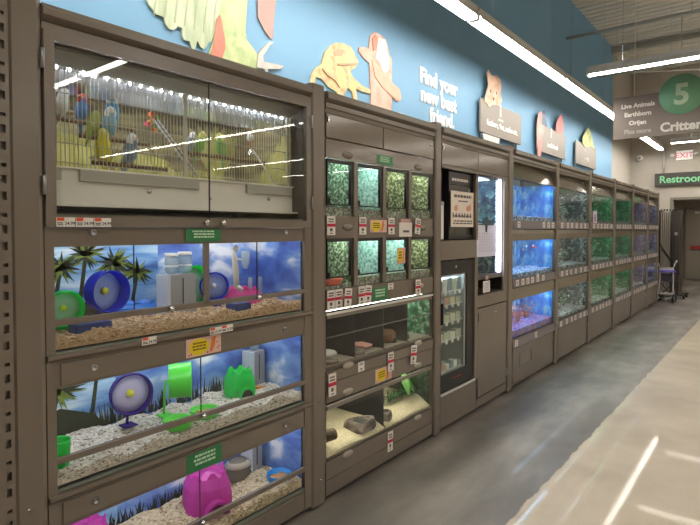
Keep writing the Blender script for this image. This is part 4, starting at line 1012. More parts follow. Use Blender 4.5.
vivarium(.778, 1.112, (2.68, 3.0, 3.30), None, mat('viv_led_dim', (255, 255, 255), .4, emit=6, ecol=(255, 250, 235)), 'r3')
obj('metal_track', W(MB().box(.0, .012, YB0 + .004, YB1 - .004, 1.098, 1.112, .002), B), mat('bright_aluminium', (236, 236, 234), .3, metal=.5), B)
vivarium(.240, .572, (3.0,), None, mat('viv_led', (255, 255, 255), .4, emit=13, ecol=(255, 248, 225)), 'r4')
g4 = ramp_mat('viv_green_back', [(.36, (30, 70, 46)), (.5, (70, 130, 92)), (.62, (170, 214, 180))], 22, .5, 8, distort=.6)
tk = obj('green_backdrop', W(MB().box(-.49, -.485, 3.305, 3.60, .79, 1.09).box(-.49, -.012, 3.597, 3.602, .79, 1.09), B), g4, B)
obj('light_bar', W(MB().box(-.3, -.26, 3.33, 3.58, 1.085, 1.09), B), LEDT, tk)
obj('side_backdrop', W(MB().box(-.49, -.012, 3.598, 3.604, .244, .568).box(-.494, -.49, 3.006, 3.60, .244, .568), B), ramp_mat('dark_forest_print', [(.36, (14, 22, 16)), (.5, (32, 50, 34)), (.62, (70, 92, 62))], 22, .5, 8, distort=.6), B)
SAND = ramp_mat('pale_sand', [(.35, (206, 194, 156)), (.55, (230, 220, 186)), (.7, (240, 234, 208))], 90, .9, 5, bump=.2)
def sandbed(name, label, y0, y1, z, x0, x1, mt, slope=.06, seed=1, group=None):
    r = random.Random(seed); m = MB(); nx, ny = 14, 30
    ph = [(r.uniform(5, 18), r.uniform(5, 18), r.uniform(0, 6)) for _ in range(5)]
    H = lambda x, y: z + (slope * 5 * min((x1 - x), .10) * (1 + .25 * math.sin(9 * y)) / .5 * 1.6) + slope * (x1 - x) + .008 * sum(math.sin(a * x + b_ * y + c_) for a, b_, c_ in ph) / 3
    m.sm = True
    m._add([(x0 + (x1 - x0) * i / nx, y0 + (y1 - y0) * j / ny, H(x0 + (x1 - x0) * i / nx, y0 + (y1 - y0) * j / ny)) for i in range(nx + 1) for j in range(ny + 1)], [(i * (ny + 1) + j, (i + 1) * (ny + 1) + j, (i + 1) * (ny + 1) + j + 1, i * (ny + 1) + j + 1) for i in range(nx) for j in range(ny)])
    m.sm = False
    m._add([(x1, y0, z - .02), (x1, y1, z - .02)] + [(x1, y0 + (y1 - y0) * j / ny, H(x1, y0 + (y1 - y0) * j / ny)) for j in range(ny + 1)], [tuple([0, 1] + [ny + 2 - j for j in range(ny + 1)])])
    tag(obj(name, m, mt), label, 'sand', group, 'stuff')
sandbed('sand_bed', 'pale sand floor of the bottom left vivarium with the log and rock bowl', 2.392, 2.994, .262, -.48, -.006, SAND, .02, 1)
sandbed('sand_bed', 'pale sand floor of the bottom right vivarium with leafy plants', 3.006, 3.60, .262, -.48, -.006, SAND, .03, 2)
ROCK = ramp_mat('grey_rock', [(.35, (84, 76, 70)), (.5, (124, 112, 104)), (.65, (160, 148, 138))], 18, .8, 7, bump=.4)
def rock_bowl(c, R, h, label, sx=1.3, seed=0):
    t = thing('rock_bowl', label, 'rock bowl', c, 'rock water bowls'); r = random.Random(seed); n = 11
    jig = [r.uniform(.86, 1.14) for _ in range(n)]
    m = MB(); rings = []
    for k_, z_ in ((.95, 0), (1.05, h * .35), (1.0, h * .8), (.9, h), (.72, h * .98), (.62, h * .62), (.01, h * .55)):
        rings.append([(R * k_ * jig[q] * math.cos(2 * PI * q / n), R * sx * k_ * jig[q] * math.sin(2 * PI * q / n), z_ * (1 + .12 * math.sin(q))) for q in range(n)])
    m._add([v for r_ in rings for v in r_], [(i * n + k, i * n + (k + 1) % n, (i + 1) * n + (k + 1) % n, (i + 1) * n + k) for i in range(len(rings) - 1) for k in range(n)])
    obj('rock', m, ROCK, t)
    obj('water', MB().lathe([(0, h * .74), (R * .66, h * .74)], (0, 0, 0), (0, 0, 1), 20, (1, sx)), mat('water_dark', (90, 92, 92), .05), t)
    return t
rock_bowl((-.095, 2.835, .275), .085, .065, 'large grey rock bowl in the bottom left vivarium', 1.35, 1)
rock_bowl((-.08, 3.075, .275), .055, .06, 'rock bowl just right of the divider in the bottom right vivarium', 1.2, 2)
rock_bowl((-.20, 3.19, .335), .045, .055, 'small dark rock bowl at the back of the bottom right vivarium', 1.1, 3)
t = thing('hollow_log', 'round brown hollow log end at the left of the bottom left vivarium', 'log', (-.055, 2.415, .325))
obj('bark', MB().lathe([(.022, 0), (.034, 0), (.037, .02), (.034, .10), (.022, .10), (.022, 0)], (0, -.02, .036), (.25, 1, 0), 18), mat('bark', (98, 84, 66), .9, var=.3, scale=40, bump=.5), t)
obj('hollow', MB().cyl((.018, .055, .036), (.019, .058, .036), .023, 16), mat('dark_hollow', (40, 32, 26), .9), t)
t = thing('leafy_plant', 'broad leaved bright green plant at the back of the bottom right vivarium', 'plant', (-.14, 3.42, .325)); m = MB(); m2 = MB(); r = random.Random(8)
for k in range(5): leaf(m, (.0, .02 * k, .20), (.5, -.3 + .35 * k, -.45 - .15 * k), .15, .06, .35)
for k in range(44):
    a = r.uniform(-.6, PI + .6); leaf(m2, (-.03, r.uniform(-.16, .12), 0), (.4 * math.cos(a), math.cos(a), 1.2), r.uniform(.10, .2), .012, .5)
obj('broad_leaves', m, LEAFL, t); obj('grass_leaves', m2, LEAFG, t); obj('stem', MB().cyl((0, 0, 0), (0, .04, .21), .004, 6), LEAFG, t)
t = thing('grassy_plant', 'dark grassy plant at the right end of the bottom right vivarium', 'plant', (-.16, 3.55, .32)); m2 = MB()
for k in range(26):
    a = r.uniform(0, 2 * PI); leaf(m2, (0, 0, 0), (.5 * math.cos(a), .35 * math.sin(a), 1.1), r.uniform(.12, .22), .014, .5)
obj('leaves', m2, mat('dark_leaf', (74, 96, 52), .6, var=.3, scale=30), t)
# third row furnishings
SB3 = mat('viv_floor', (150, 142, 128), .8, var=.25, scale=60)
for k, (a, c_) in enumerate(((2.39, 2.674), (2.686, 2.994), (3.006, 3.294), (3.306, 3.60))):
    tag(obj('floor_litter', MB().box(-.48, -.01, a, c_, .776, .80, .004), SB3), f'grey litter floor of the {ordn[k]} box in the pull-out row', 'litter', None, 'stuff')
def pad(y0, y1, x0, x1, z, mt, label, seed):
    r = random.Random(seed); m = MB(); n = 9; pts = []
    for q in range(n):
        a = 2 * PI * q / n; pts.append(((x0 + x1) / 2 + (x1 - x0) / 2 * math.cos(a) * r.uniform(.75, 1.1), (y0 + y1) / 2 + (y1 - y0) / 2 * math.sin(a) * r.uniform(.75, 1.1)))
    tag(obj('paper_pad', MB().prism(pts, z, z + .012, 'z'), mt), label, 'paper pad', 'paper pads in the pull-out row')
pad(2.42, 2.64, -.24, -.07, .822, PAPER, 'crumpled white pad in the first box of the pull-out row', 1)
pad(2.71, 2.86, -.30, -.12, .815, PAPER, 'white pad in the second box of the pull-out row', 2)
pad(2.84, 2.985, -.24, -.05, .815, mat('pink_pad', (238, 178, 168), .7), 'pink pad beside the white one in the second box of the pull-out row', 3)
tag(obj('stone_dish', MB().lathe([(0, 0), (.05, 0), (.055, .02), (.04, .022), (.03, .012), (0, .01)], (-.05, 2.47, .80), (0, 0, 1), 16, (1, 1.2)), ROCK), 'grey stone dish at the glass in the first box of the pull-out row', 'dish', 'stone dishes in the pull-out row')
tag(obj('stone_dish', MB().lathe([(0, 0), (.05, 0), (.055, .02), (.04, .022), (.03, .012), (0, .01)], (-.065, 2.76, .80), (0, 0, 1), 16, (1, 1.2)), ROCK), 'grey stone dish at the glass in the second box of the pull-out row', 'dish', 'stone dishes in the pull-out row')
t = thing('half_log', 'brown rounded half log hide in the third box of the pull-out row', 'hide', (-.12, 3.20, .80))
obj('shell', MB().lathe([(.058, 0), (.062, .03), (.05, .07), (.03, .085), (0, .09)], (0, 0, 0), (0, 0, 1), 20, (1, 1.1)), mat('brown_hide', (116, 84, 58), .8, var=.25, scale=30, bump=.4), t)
obj('opening', MB().ell((.058, .0, .015), (.01, .02, .025), 12, 8), BLACK, t)
plant((-.25, 3.06, .80), .2, 7, 'leafy green plant at the left of the third box of the pull-out row', 71, spread=.4)
plant((-.22, 3.38, .80), .24, 7, 'tall leafy plant in the green lit fourth box of the pull-out row', 72, spread=.7)
rock_bowl((-.08, 3.36, .798), .035, .035, 'tiny pale rock in the fourth box of the pull-out row', 1.1, 9)
tag(obj('red_heat_lamp', MB().ell((-.35, 2.93, 1.02), (.035, .035, .045), 14, 8).cyl((-.35, 2.93, 1.055), (-.35, 2.93, 1.105), .015), mat('dull_red_glass', (120, 30, 44), .3)), 'dull red heat lamp hanging in the second box of the pull-out row', 'heat lamp')

# price tags and stickers on unit B
for i, (y, z, tl, d_) in enumerate(((2.415, 1.682, 0, 'far left under the first terrarium'), (2.722, 1.683, 0, 'under the second terrarium'), (3.045, 1.683, 0, 'between the yellow card and the white notice'), (3.372, 1.683, .12, 'leaning under the fourth terrarium'))):
    sale_tag(y, z, .074, .112, .026 if i == 3 else .012, f'red banded tag {d_}, below the upper row', 'tags below the upper terrariums', tl)
for i, (y, z, tl, d_) in enumerate(((2.413, 1.247, 0, 'leftmost of three together'), (2.486, 1.247, 0, 'middle of three together'), (2.558, 1.247, .10, 'rightmost of three together'), (2.712, 1.245, 0, 'left of the pair by the green sticker'), (2.788, 1.245, .10, 'right of the pair by the green sticker'), (3.366, 1.242, 0, 'alone at the right'))):
    sale_tag(y, z, .068, .114, (.030 if i in (2, 5) else .012), f'red banded tag {d_}, below the lower terrarium row', 'tags below the lower terrariums', tl)
sale_tag(2.417, .755, .07, .135, .018, 'red banded tag at the left edge below the pull-out row', 'tags below the pull-out row', 0)
sale_tag(3.032, .772, .07, .130, .018, 'red banded tag above the yellow card below the pull-out row', 'tags below the pull-out row', 0)
sale_tag(3.335, .768, .08, .135, .018, 'leaning red banded tag at the right below the pull-out row', 'tags below the pull-out row', .12)
sale_tag(3.04, .224, .062, .135, .012, 'red banded tag on the lowest drawer front', None, .04)
for y, z, d_ in ((3.035, 1.24, 'right of the green sticker'), (2.705, .768, 'below the second box of the pull-out row')):
    sale_tag(y, z, .065, .042 + (.02 if z < 1 else 0), .014, 'small plain white tag ' + d_, 'small plain white tags', 0, False)
yellow_sticker(2.808, 2.995, 1.585, 1.665, .0065, 'yellow and pink card below the upper terrarium row')
yellow_sticker(2.868, 3.058, .587, .680, .0065, 'yellow and pink card below the pull-out row')
yellow_sticker(3.135, 3.245, 1.365, 1.475, -.003, 'small yellow and pink card stuck on the third lower terrarium')
green_sticker(2.885, 3.066, 2.034, 2.094, .0065, 'green sticker above the upper terrariums')
green_sticker(2.832, 3.010, 1.135, 1.222, .0065, 'green sticker right of the tag pair below the lower terrariums')
t = thing('notice_card', 'plain white notice card with pink top, beside the leaning tag', 'notice', (.008, 3.145, 1.553))
obj('card', MB().box(0, .0015, 0, .168, 0, .10), PAPER, t); obj('pink_header', MB().box(0, .0018, .02, .15, .10, .125), mat('pink_strip', (198, 150, 146), .6), t)
m = MB(); m.box(.0015, .002, .05, .13, .030, .045); obj('print', m, mat('tag_ink', (90, 84, 84), .7), t)

# ================================================================== UNIT C: freezer cabinet
K = thing('freezer_cabinet', 'brown cabinet holding a black screen, glass door fridge and tall lit tank', 'cabinet', (0, 3.745, 0))
YC0, YC1 = 3.745, 5.07
m = MB(); m.box(-.60, -.585, YC0, YC1, .03, 2.33); m.box(-.585, -.004, YC0, YC0 + .01, .03, 2.3); m.box(-.585, -.004, YC1 - .01, YC1, .03, 2.3); m.box(-.585, -.004, 4.375, 4.395, .03, 2.3)
m.box(-.585, -.006, YC0 + .01, 4.375, 1.37, 1.51); m.box(-.585, -.006, YC0 + .01, 4.375, .03, .295); m.box(-.585, -.006, YC0 + .01, YC1 - .01, 2.09, 2.12); m.box(-.585, -.006, 4.395, YC1 - .01, 1.0, 1.02); m.box(-.585, -.006, 4.395, YC1 - .01, 1.155, 1.175)
obj('carcass', W(m, K), BROWN_D, K)
crown(0, 5.07 - 3.745, K); post(5.07 - 3.745, 5.20 - 3.745, K)
for y0, y1 in ((YC0 + .005, 4.40), (4.405, 5.06)):
    obj('top_door', W(MB().box(-.01, .010, y0, y1, 2.115, 2.275, .003), K), BROWN_G, K)
obj('hinge', W(MB().box(.01, .022, 3.75, 3.762, 2.225, 2.255, .002), K), CHROME, K)
obj('trim_rail', W(MB().box(-.006, .014, YC0, 5.06, 2.085, 2.11, .003), K), BROWN, K)
obj('middle_panel', W(MB().box(-.012, .008, YC0, 4.385, 1.36, 1.515, .002), K), BROWN, K)
obj('kick_panel', W(MB().box(-.012, .008, YC0, 4.385, .03, .292, .002), K), BROWN, K)
obj('stile', W(MB().box(-.006, .012, 4.362, 4.402, 1.515, 2.085, .002).box(-.006, .012, 4.345, 4.402, .292, 1.36, .002), K), BROWN, K)
obj('side_stile', W(MB().box(-.006, .012, 4.975, 5.065, 1.0, 2.085, .002), K), BROWN, K)
# screen with poster
s_ = thing('wall_screen', 'black screen unit at the top of the freezer cabinet', 'screen', (-.02, 3.76, 1.52))
obj('recess', MB().box(-.09, -.06, .0, .60, 0, .56), BLACK, s_)
obj('bezel', MB().frame(-.06, .0, .16, .60, .005, .555, .02, .03, .10, .015), BLACK, s_)
obj('screen', MB().box(-.03, -.01, .18, .585, .035, .455), mat('dark_screen', (62, 60, 56), .2), s_)
m = MB(); print_lines(m, .19, .50, .475, .515, .0, 1, rt); obj('small_lights', m, SGW, s_)
obj('round_sticker', MB().cyl((-.009, .54, .42), (-.006, .54, .42), .016, 18), mat('mint_sticker', (150, 186, 160), .5), s_)
t = thing('poster', 'cream poster with orange fish pictures taped on the black screen', 'poster', (-.010, 3.935, 1.625))
obj('sheet', MB().box(0, .0015, 0, .415, 0, .295, .004), mat('poster_cream', (238, 226, 214), .6), t)
m = MB(); print_lines(m, .05, .37, .235, .275, .0015, 1, rt); print_lines(m, .12, .3, .205, .225, .0015, 1, rt); print_lines(m, .04, .38, .075, .105, .0015, 1, rt)
for k in range(7): m.box(.0015, .002, .03 + k * .052, .05 + k * .052, .078, .115)
print_lines(m, .03, .39, .02, .06, .0015, 2, rt); obj('print', m, mat('tag_ink', (90, 84, 84), .7), t)
for y, tip in ((.095, .12), (.315, .365)):
    obj('fish_picture', MB().prism([(y - .045, .155), (y - .02, .18), (y + .015, .178), (tip - .005, .205), (tip, .145), (y + .015, .135), (y - .02, .13)], .0015, .0022, 'x'), mat('fish_orange_print', (226, 160, 130), .6), t)
t = thing('paper_towel_box', 'narrow white box standing in the black recess left of the poster', 'box', (-.05, 3.80, 1.525))
obj('box', MB().box(-.03, .035, -.035, .03, 0, .27, .006), WHITE, t); obj('lid', MB().box(-.032, .037, -.037, .032, .27, .30, .006), GREYP, t)
# fridge
F_ = thing('display_fridge', 'black glass door fridge with rows of small packs', 'fridge', (-.004, 3.755, .30))
obj('casing', MB().box(-.5, -.49, 0, .585, 0, 1.05).box(-.49, -.02, 0, .01, 0, 1.05).box(-.49, -.02, .575, .585, 0, 1.05).box(-.49, -.02, .01, .575, 1.04, 1.05).box(-.49, -.02, .01, .575, 0, .12), mat('fridge_inner', (206, 214, 214), .5), F_)
d_ = obj('door', MB().frame(-.02, .004, 0, .585, .03, 1.05, .012, .115, .11, .13), BLACK, F_)
obj('pane', MB().box(-.012, -.008, .012, .455, .145, .94), glass_mat('fridge_glass', (248, 252, 250), .8), d_)
obj('inner_trim', MB().frame(-.016, -.006, .012, .455, .145, .94, .006, .008, .008, .035), mat('fridge_trim', (150, 156, 154), .4), d_)
obj('handle', MB().box(.004, .022, .004, .022, .55, .72, .004), BLACK, d_)
obj('badge', MB().ell((.004, .26, 1.0), (.003, .014, .012), 12, 8), mat('badge', (190, 190, 190), .3), d_)
obj('grille', MB().box(-.02, .0, 0, .585, 0, .03), BLACK, F_)
m = MB(); print_lines(m, .20, .36, .075, .10, .004, 1, rt); obj('red_print', m, mat('dull_red', (150, 50, 46), .5), d_)
obj('light_bar', MB().box(-.07, -.03, .05, .42, .965, .97), mat('fridge_led', (255, 255, 255), .4, emit=26, ecol=(240, 250, 255)), F_)
shelf_z = (.50, .73, .30, .86)
fz = [.155, .40, .55, .69, .80]
for k, z in enumerate(fz): obj('shelf', MB().box(-.45, -.03, .012, .45, z - .008, z), mat('fridge_shelf', (214, 218, 218), .3), F_)
rf = random.Random(4)
PK = [mat('pack_%d' % k, c_, .5) for k, c_ in enumerate(((236, 234, 226), (226, 222, 200), (206, 214, 190), (214, 170, 150), (150, 170, 190), (232, 228, 214)))]
fr_names = ['bottom', 'second', 'third', 'fourth', 'top']
for k, z in enumerate(fz):
    n = (6, 4, 4, 4, 5)[k]
    for q in range(n):
        y = .03 + q * (.41 / n); h = (.05, .06, .06, .06, .10)[k]
        tag(obj('food_pack', MB().box(-.10, -.04, 3.755 + y, 3.755 + y + .36 / n, .30 + z + .001, .30 + z + h * rf.uniform(.85, 1.1), .004), PK[rf.randrange(6)]), f'small pale food pack on the {fr_names[k]} shelf of the fridge', 'food pack', f'packs on the {fr_names[k]} fridge shelf')
        tag(obj('shelf_ticket', MB().box(-.034, -.032, 3.755 + y + .01, 3.755 + y + .05, .30 + z - .03, .30 + z + .005), PAPER), f'white ticket on the edge of the {fr_names[k]} fridge shelf', 'ticket', f'tickets on the {fr_names[k]} fridge shelf')
tag(obj('door_sill', MB().box(.006, .022, 3.735, 4.345, .290, .306, .003), mat('bright_aluminium', (236, 236, 234), .3, metal=.5)), 'bright metal strip along the foot of the black fridge', 'metal strip')
# tall lit tank
T = thing('tall_tank', 'tall tank with a glowing white light tube on its right side', 'aquarium', (-.01, 4.402, 1.175))
WEED = ramp_mat('weed_print', [(.34, (24, 36, 56)), (.47, (54, 82, 104)), (.58, (104, 146, 144)), (.68, (190, 220, 206))], 14, .4, 8, (1, 1, 1), distort=.8)
obj('back_panel', MB().box(-.35, -.345, 0, .57, 0, .91).box(-.345, -.01, .555, .56, 0, .91), WEED, T)
obj('pane', MB().box(-.004, 0, 0, .45, .02, .90), TANKGLASS, T)
obj('frame', MB().frame(-.012, .006, 0, .575, 0, .91, .008, .02, .012, .022), mat('tank_frame', (96, 90, 98), .4), T)
obj('side_plate', MB().box(-.01, .0, .45, .553, .02, .90), mat('side_plate', (180, 176, 196), .35), T)
obj('light_tube', MB().cyl((.008, .49, .03), (.008, .49, .895), .016, 16), mat('tank_tube', (255, 255, 255), .4, emit=14, ecol=(226, 234, 255)), T)
obj('top_light', MB().box(-.3, -.1, .05, .5, .90, .905), mat('tank_top_led', (255, 255, 255), .4, emit=7, ecol=(200, 224, 255)), T)
t = thing('white_sheet', 'white paper sheet stuck on the glass of the tall lit tank', 'paper sheet', (-.006, 4.402, 1.36))
obj('sheet', MB().box(0, .0015, 0, .425, 0, .30), mat('sheet_lilac', (226, 226, 244), .6), t)
m = MB(); r = random.Random(12)
for k in range(7): print_lines(m, .06 + .05 * k, .085 + .05 * k, .04, .22, .0015, 7, r)
obj('print', m, mat('faint_ink', (190, 186, 214), .7), t)
obj('clip', MB().prism([(.04, .295), (.12, .295), (.14, .33), (.18, .335), (.19, .36), (.23, .36), (.24, .335), (.28, .33), (.36, .295), (.36, .285), (.22, .283), (.21, .22), (.19, .22), (.18, .283), (.04, .285)], .0015, .008, 'x'), mat('clip_teal', (32, 62, 72), .5), t)
obj('shelf_back', W(MB().box(-.3, -.29, 4.395, 4.98, 1.02, 1.155), K), DARK, K)
t = thing('hang_tag', 'white hanging tag below the tall lit tank', 'price tag', (.004, 4.60, 1.17))
obj('hook', MB().box(0, .004, -.03, .03, -.02, .015, .001), mat('pink_hook', (200, 170, 170), .5), t); obj('card', MB().box(.0, .0015, -.075, .075, -.135, -.03), PAPER, t)
m = MB(); print_lines(m, -.05, .05, -.12, -.045, .0015, 4, rt); obj('print', m, mat('faint_ink', (190, 186, 214), .7), t)
tag(obj('small_item', MB().box(-.12, -.06, 4.44, 4.50, 1.021, 1.08, .006), mat('khaki_item', (110, 104, 84), .6)), 'small khaki item in the dark shelf left of the hanging tag', 'item')
obj('drawer_front', W(MB().box(-.01, .010, 4.398, 5.06, .915, 1.022, .003), K), BROWN, K)
dd = obj('door', W(MB().box(-.01, .010, 4.41, 5.055, .115, .905, .004), K), BROWN, K)
obj('lower_rail', W(MB().box(-.01, .008, 4.398, 5.06, .03, .108, .002), K), BROWN, K)
obj('handle', W(MB().box(.01, .022, 4.72, 4.80, .835, .848, .003), K), CHROME, dd)
for y, z in ((4.42, .83), (4.42, .17), (5.045, .22)): obj('hinge', W(MB().box(.010, .020, y - .006, y + .006, z - .035, z + .035, .002), K), STEEL, dd)
obj('toe_shadow_strip', W(MB().box(-.04, -.03, YC0, YC1, 0, .03), K), BLACK, K)  # black strip paints the shade below the kick panel

# ================================================================== FISH UNITS
GLOSS = mat('hood_gloss', (128, 120, 104), .12, metal=.25)
def led(n, e, c_): return mat(n, (255, 255, 255), .4, emit=e, ecol=c_)
BLUEB = ramp_mat('blue_aquarium_back', [(.3, (36, 110, 214)), (.47, (64, 156, 232)), (.56, (110, 196, 240)), (.66, (190, 232, 246))], 16, .5, 8, (1, 1, .6))
DARKB = ramp_mat('dark_aquarium_back', [(.35, (46, 50, 54)), (.48, (76, 88, 86)), (.56, (116, 130, 126)), (.64, (200, 208, 206))], 24, .5, 7, distort=.8)
GREENB = ramp_mat('green_aquarium_back', [(.35, (30, 76, 58)), (.48, (52, 122, 90)), (.56, (80, 160, 120)), (.64, (170, 216, 190))], 22, .5, 7, distort=.8)
MAUVEB = ramp_mat('mauve_aquarium_back', [(.35, (84, 78, 88)), (.48, (118, 110, 124)), (.56, (150, 144, 156)), (.64, (204, 200, 208))], 20, .5, 7, distort=.8)
GRAVB = ramp_mat('blue_white_gravel', [(.3, (30, 70, 150)), (.5, (120, 160, 210)), (.7, (236, 240, 248))], 70, .8, 3, kind='voronoi', bump=.3)
GRAVR = ramp_mat('red_blue_gravel', [(.3, (60, 80, 190)), (.5, (226, 96, 70)), (.75, (150, 150, 220))], 60, .8, 3, kind='voronoi', bump=.3)
GRAVD = ramp_mat('grey_gravel', [(.3, (60, 60, 62)), (.5, (120, 118, 120)), (.7, (210, 208, 206))], 60, .8, 3, kind='voronoi', bump=.3)
WATERM = glass_mat('tank_glass', (240, 248, 250), .8)
TUBEP = mat('lift_tube', (200, 214, 210), .4); PRAIL = mat('price_rail', (118, 112, 116), .4); TICK = mat('ticket', (236, 228, 222), .6); TICKM = mat('ticket_mark', (150, 120, 124), .6)
FISHM = [mat('fish_orange', (240, 130, 50), .35), mat('fish_silver', (220, 228, 236), .3), mat('fish_blue', (50, 80, 220), .35), mat('fish_red', (220, 60, 50), .35)]
_fish = {}
def fish(loc, L, mi, yaw, label, group):
    if mi not in _fish:
        t = thing('aquarium_fish', label, 'fish', loc, group, (0, 0, yaw))
        obj('body', MB().loft([((-.5, 0, 0), .03, .02, (0, 0, 1), (0, 1, 0)), ((-.3, 0, 0), .10, .05, (0, 0, 1), (0, 1, 0)), ((.05, 0, 0), .20, .09, (0, 0, 1), (0, 1, 0)), ((.35, 0, 0), .14, .08, (0, 0, 1), (0, 1, 0)), ((.5, 0, -.01), .03, .03, (0, 0, 1), (0, 1, 0))], 10), FISHM[mi], t)
        obj('tail_fin', MB().prism([(-.48, .02), (-.72, .2), (-.66, 0), (-.72, -.2), (-.48, -.02)], -.01, .01, 'y'), FISHM[mi], t)
        obj('back_fin', MB().prism([(-.2, .14), (-.1, .3), (.15, .26), (.2, .17)], -.008, .008, 'y'), FISHM[mi], t)
        _fish[mi] = t; t.scale = (L, L, L); return
    c = copy_tree(_fish[mi]); c.location = loc; c.rotation_euler = (0, 0, yaw); c.scale = (L, L, L); c['label'] = label; c['group'] = group
posts = [(6.50, 6.63), (7.94, 8.07), (9.39, 9.52), (10.81, 10.94), (12.24, 12.37), (13.50, 13.62)]
starts = [5.20, 6.63, 8.07, 9.52, 10.94, 12.37]
bank = ['nearest blue aquarium bank', 'second aquarium bank', 'third green aquarium bank', 'fourth green aquarium bank', 'fifth mauve aquarium bank', 'farthest aquarium bank']
rows = [(1.70, 2.10, 'top'), (1.11, 1.49, 'middle'), (.50, .89, 'bottom')]
rq = random.Random(31)
styles = [(BLUEB, GRAVB, led('led_blue', 46, (176, 218, 255))), (DARKB, GRAVD, led('led_cool', 16, (220, 245, 255))), (GREENB, GRAVD, led('led_green', 16, (190, 255, 215))), (GREENB, GRAVD, led('led_green2', 12, (180, 255, 215))), (MAUVEB, GRAVD, led('led_mauve', 16, (226, 214, 255))), (MAUVEB, GRAVD, led('led_mauve2', 14, (216, 214, 255)))]
for u, ((p0, p1), y0) in enumerate(zip(posts, starts)):
    y1 = p0
    U = thing('aquarium_bank', f'brown cabinet of the {bank[u]}', 'cabinet', (0, y0, 0), 'aquarium banks along the wall')
    crown(0, y1 - y0, U); post(p0 - y0, p1 - y0, U)
    m = MB(); m.box(-.62, -.60, y0, y1, .03, 2.33); m.box(-.60, -.42, y0, y0 + .01, .03, 2.3); m.box(-.60, -.42, y1 - .01, y1, .03, 2.3)
    for z0, z1, _ in rows: m.box(-.6, -.02, y0 + .01, y1 - .01, z0 - .10, z0 - .004)
    m.box(-.42, -.012, y0, y0 + .01, .03, .4); m.box(-.42, -.012, y1 - .01, y1, .03, .4); m.box(-.45, -.42, y0 + .01, y1 - .01, 2.1, 2.3)
    obj('carcass', W(m, U), BROWN_D, U)
    # sloped top hood, curved hoods between the rows
    obj('hood', W(MB().prism([(-.075, 2.28), (-.06, 2.285), (.004, 2.112), (-.008, 2.106)], y0 + .002, y1 - .002, 'y'), U), GLOSS, U)
    for z0, z1 in ((1.492, 1.622), (.892, 1.030)):
        obj('hood', W(MB().prism([(-.05, z1), (-.02, z1), (.0, z1 - .02), (.008, z1 - .06), (.004, z0), (-.008, z0)], y0 + .002, y1 - .002, 'y'), U), GLOSS, U)
    obj('base_door', W(MB().box(-.01, .008, y0 + .03, y1 - .06, .045, .405, .004), U), BROWN, U)
    obj('base_frame', W(MB().frame(-.012, .0, y0 + .001, y1 - .001, .03, .42, .03, .012, .012, .06), U), BROWN_D, U)
    obj('toe_shadow_strip', W(MB().box(-.05, -.04, y0, y1, 0, .03), U), BLACK, U)  # shade under the bank, drawn as a black strip
    knob(y1 - y0 - .10, .30, U, .012, .008)
    if u == 0:
        obj('access_plate', W(MB().frame(.008, .011, 5.42, 5.75, .19, .33, .006, .006), U), BROWN_D, U)
    for ri, (z0, z1, rn) in enumerate(rows):
        backm, grav, ledm = styles[u]
        if u == 0 and ri == 2: grav = GRAVR
        T = thing('aquarium', f'{rn} tank of the {bank[u]}', 'aquarium', (-.015, y0, z0), 'aquariums in the wall banks')
        WW = y1 - y0
        obj('back_panel', MB().box(-.385, -.38, .004, WW - .004, 0, z1 - z0 + .028), backm, T)
        obj('side_panel', MB().box(-.38, -.004, WW - .012, WW - .006, 0, z1 - z0 + .028).box(-.38, -.004, .006, .012, 0, z1 - z0 + .028), backm, T)
        obj('pane', MB().box(-.004, 0, .006, WW - .006, .0, z1 - z0 - .004), TANKGLASS, T)
        m = MB(); nx, ny = 6, 24; r = random.Random(u * 9 + ri)
        deep = .10 if (u == 0 and ri == 2) else .045
        m._add([(-.378 + .37 * i / nx, .013 + (WW - .027) * j / ny, .02 + deep * (1 - .5 * i / nx) + r.uniform(-.008, .008)) for i in range(nx + 1) for j in range(ny + 1)], [(i * (ny + 1) + j, (i + 1) * (ny + 1) + j, (i + 1) * (ny + 1) + j + 1, i * (ny + 1) + j + 1) for i in range(nx) for j in range(ny)])
        m.box(-.009, -.007, .013, WW - .014, 0, .02 + deep * .5)
        g = obj('gravel', m, grav, T); g['kind'] = 'stuff'
        obj('light_bar', MB().box(-.040, -.016, .06, WW - .06, z1 - z0 + .022, z1 - z0 + .026), ledm, T)
        for q, yy in enumerate((.40, .98)): obj('lift_tube', MB().cyl((-.34, yy, .03), (-.34, yy, z1 - z0 - .03), .012, 8), TUBEP, T)
        obj('price_rail', W(MB().prism([(.0, z0 - .004), (.010, z0), (.020, z0 - .085), (.0, z0 - .088)], y0 + .002, y1 - .002, 'y'), U), PRAIL, U)
        # tickets on the rail
        pos_ = ([.10, .84, 1.0, 1.15], [.07, .22, .36, .50, .66, .84], [.06, .62])[ri] if u == 0 else [.08 + .2 * q + rq.uniform(-.03, .03) for q in range(6)]
        for q, yy in enumerate(pos_):
            big = .10 if (u == 0 and ri == 1 and q == 4) else .0
            t = thing('price_ticket', f'small ticket under the {rn} tank of the {bank[u]}', 'price ticket', (.0185, y0 + yy, z0 - .075), f'tickets under the {rn} tank of the {bank[u]}')
            obj('card', MB().box(0, .0015, 0, .075, 0, .062 + big * .3), TICK, t)
            obj('mark', MB().box(.0015, .002, .015, .06, .035, .045).box(.0015, .002, .02, .045, .012, .026), TICKM, t)
        # plants and ornaments
        lab = f'water plant in the {rn} tank of the {bank[u]}'
        gr = f'water plants in the {rn} tank of the {bank[u]}'
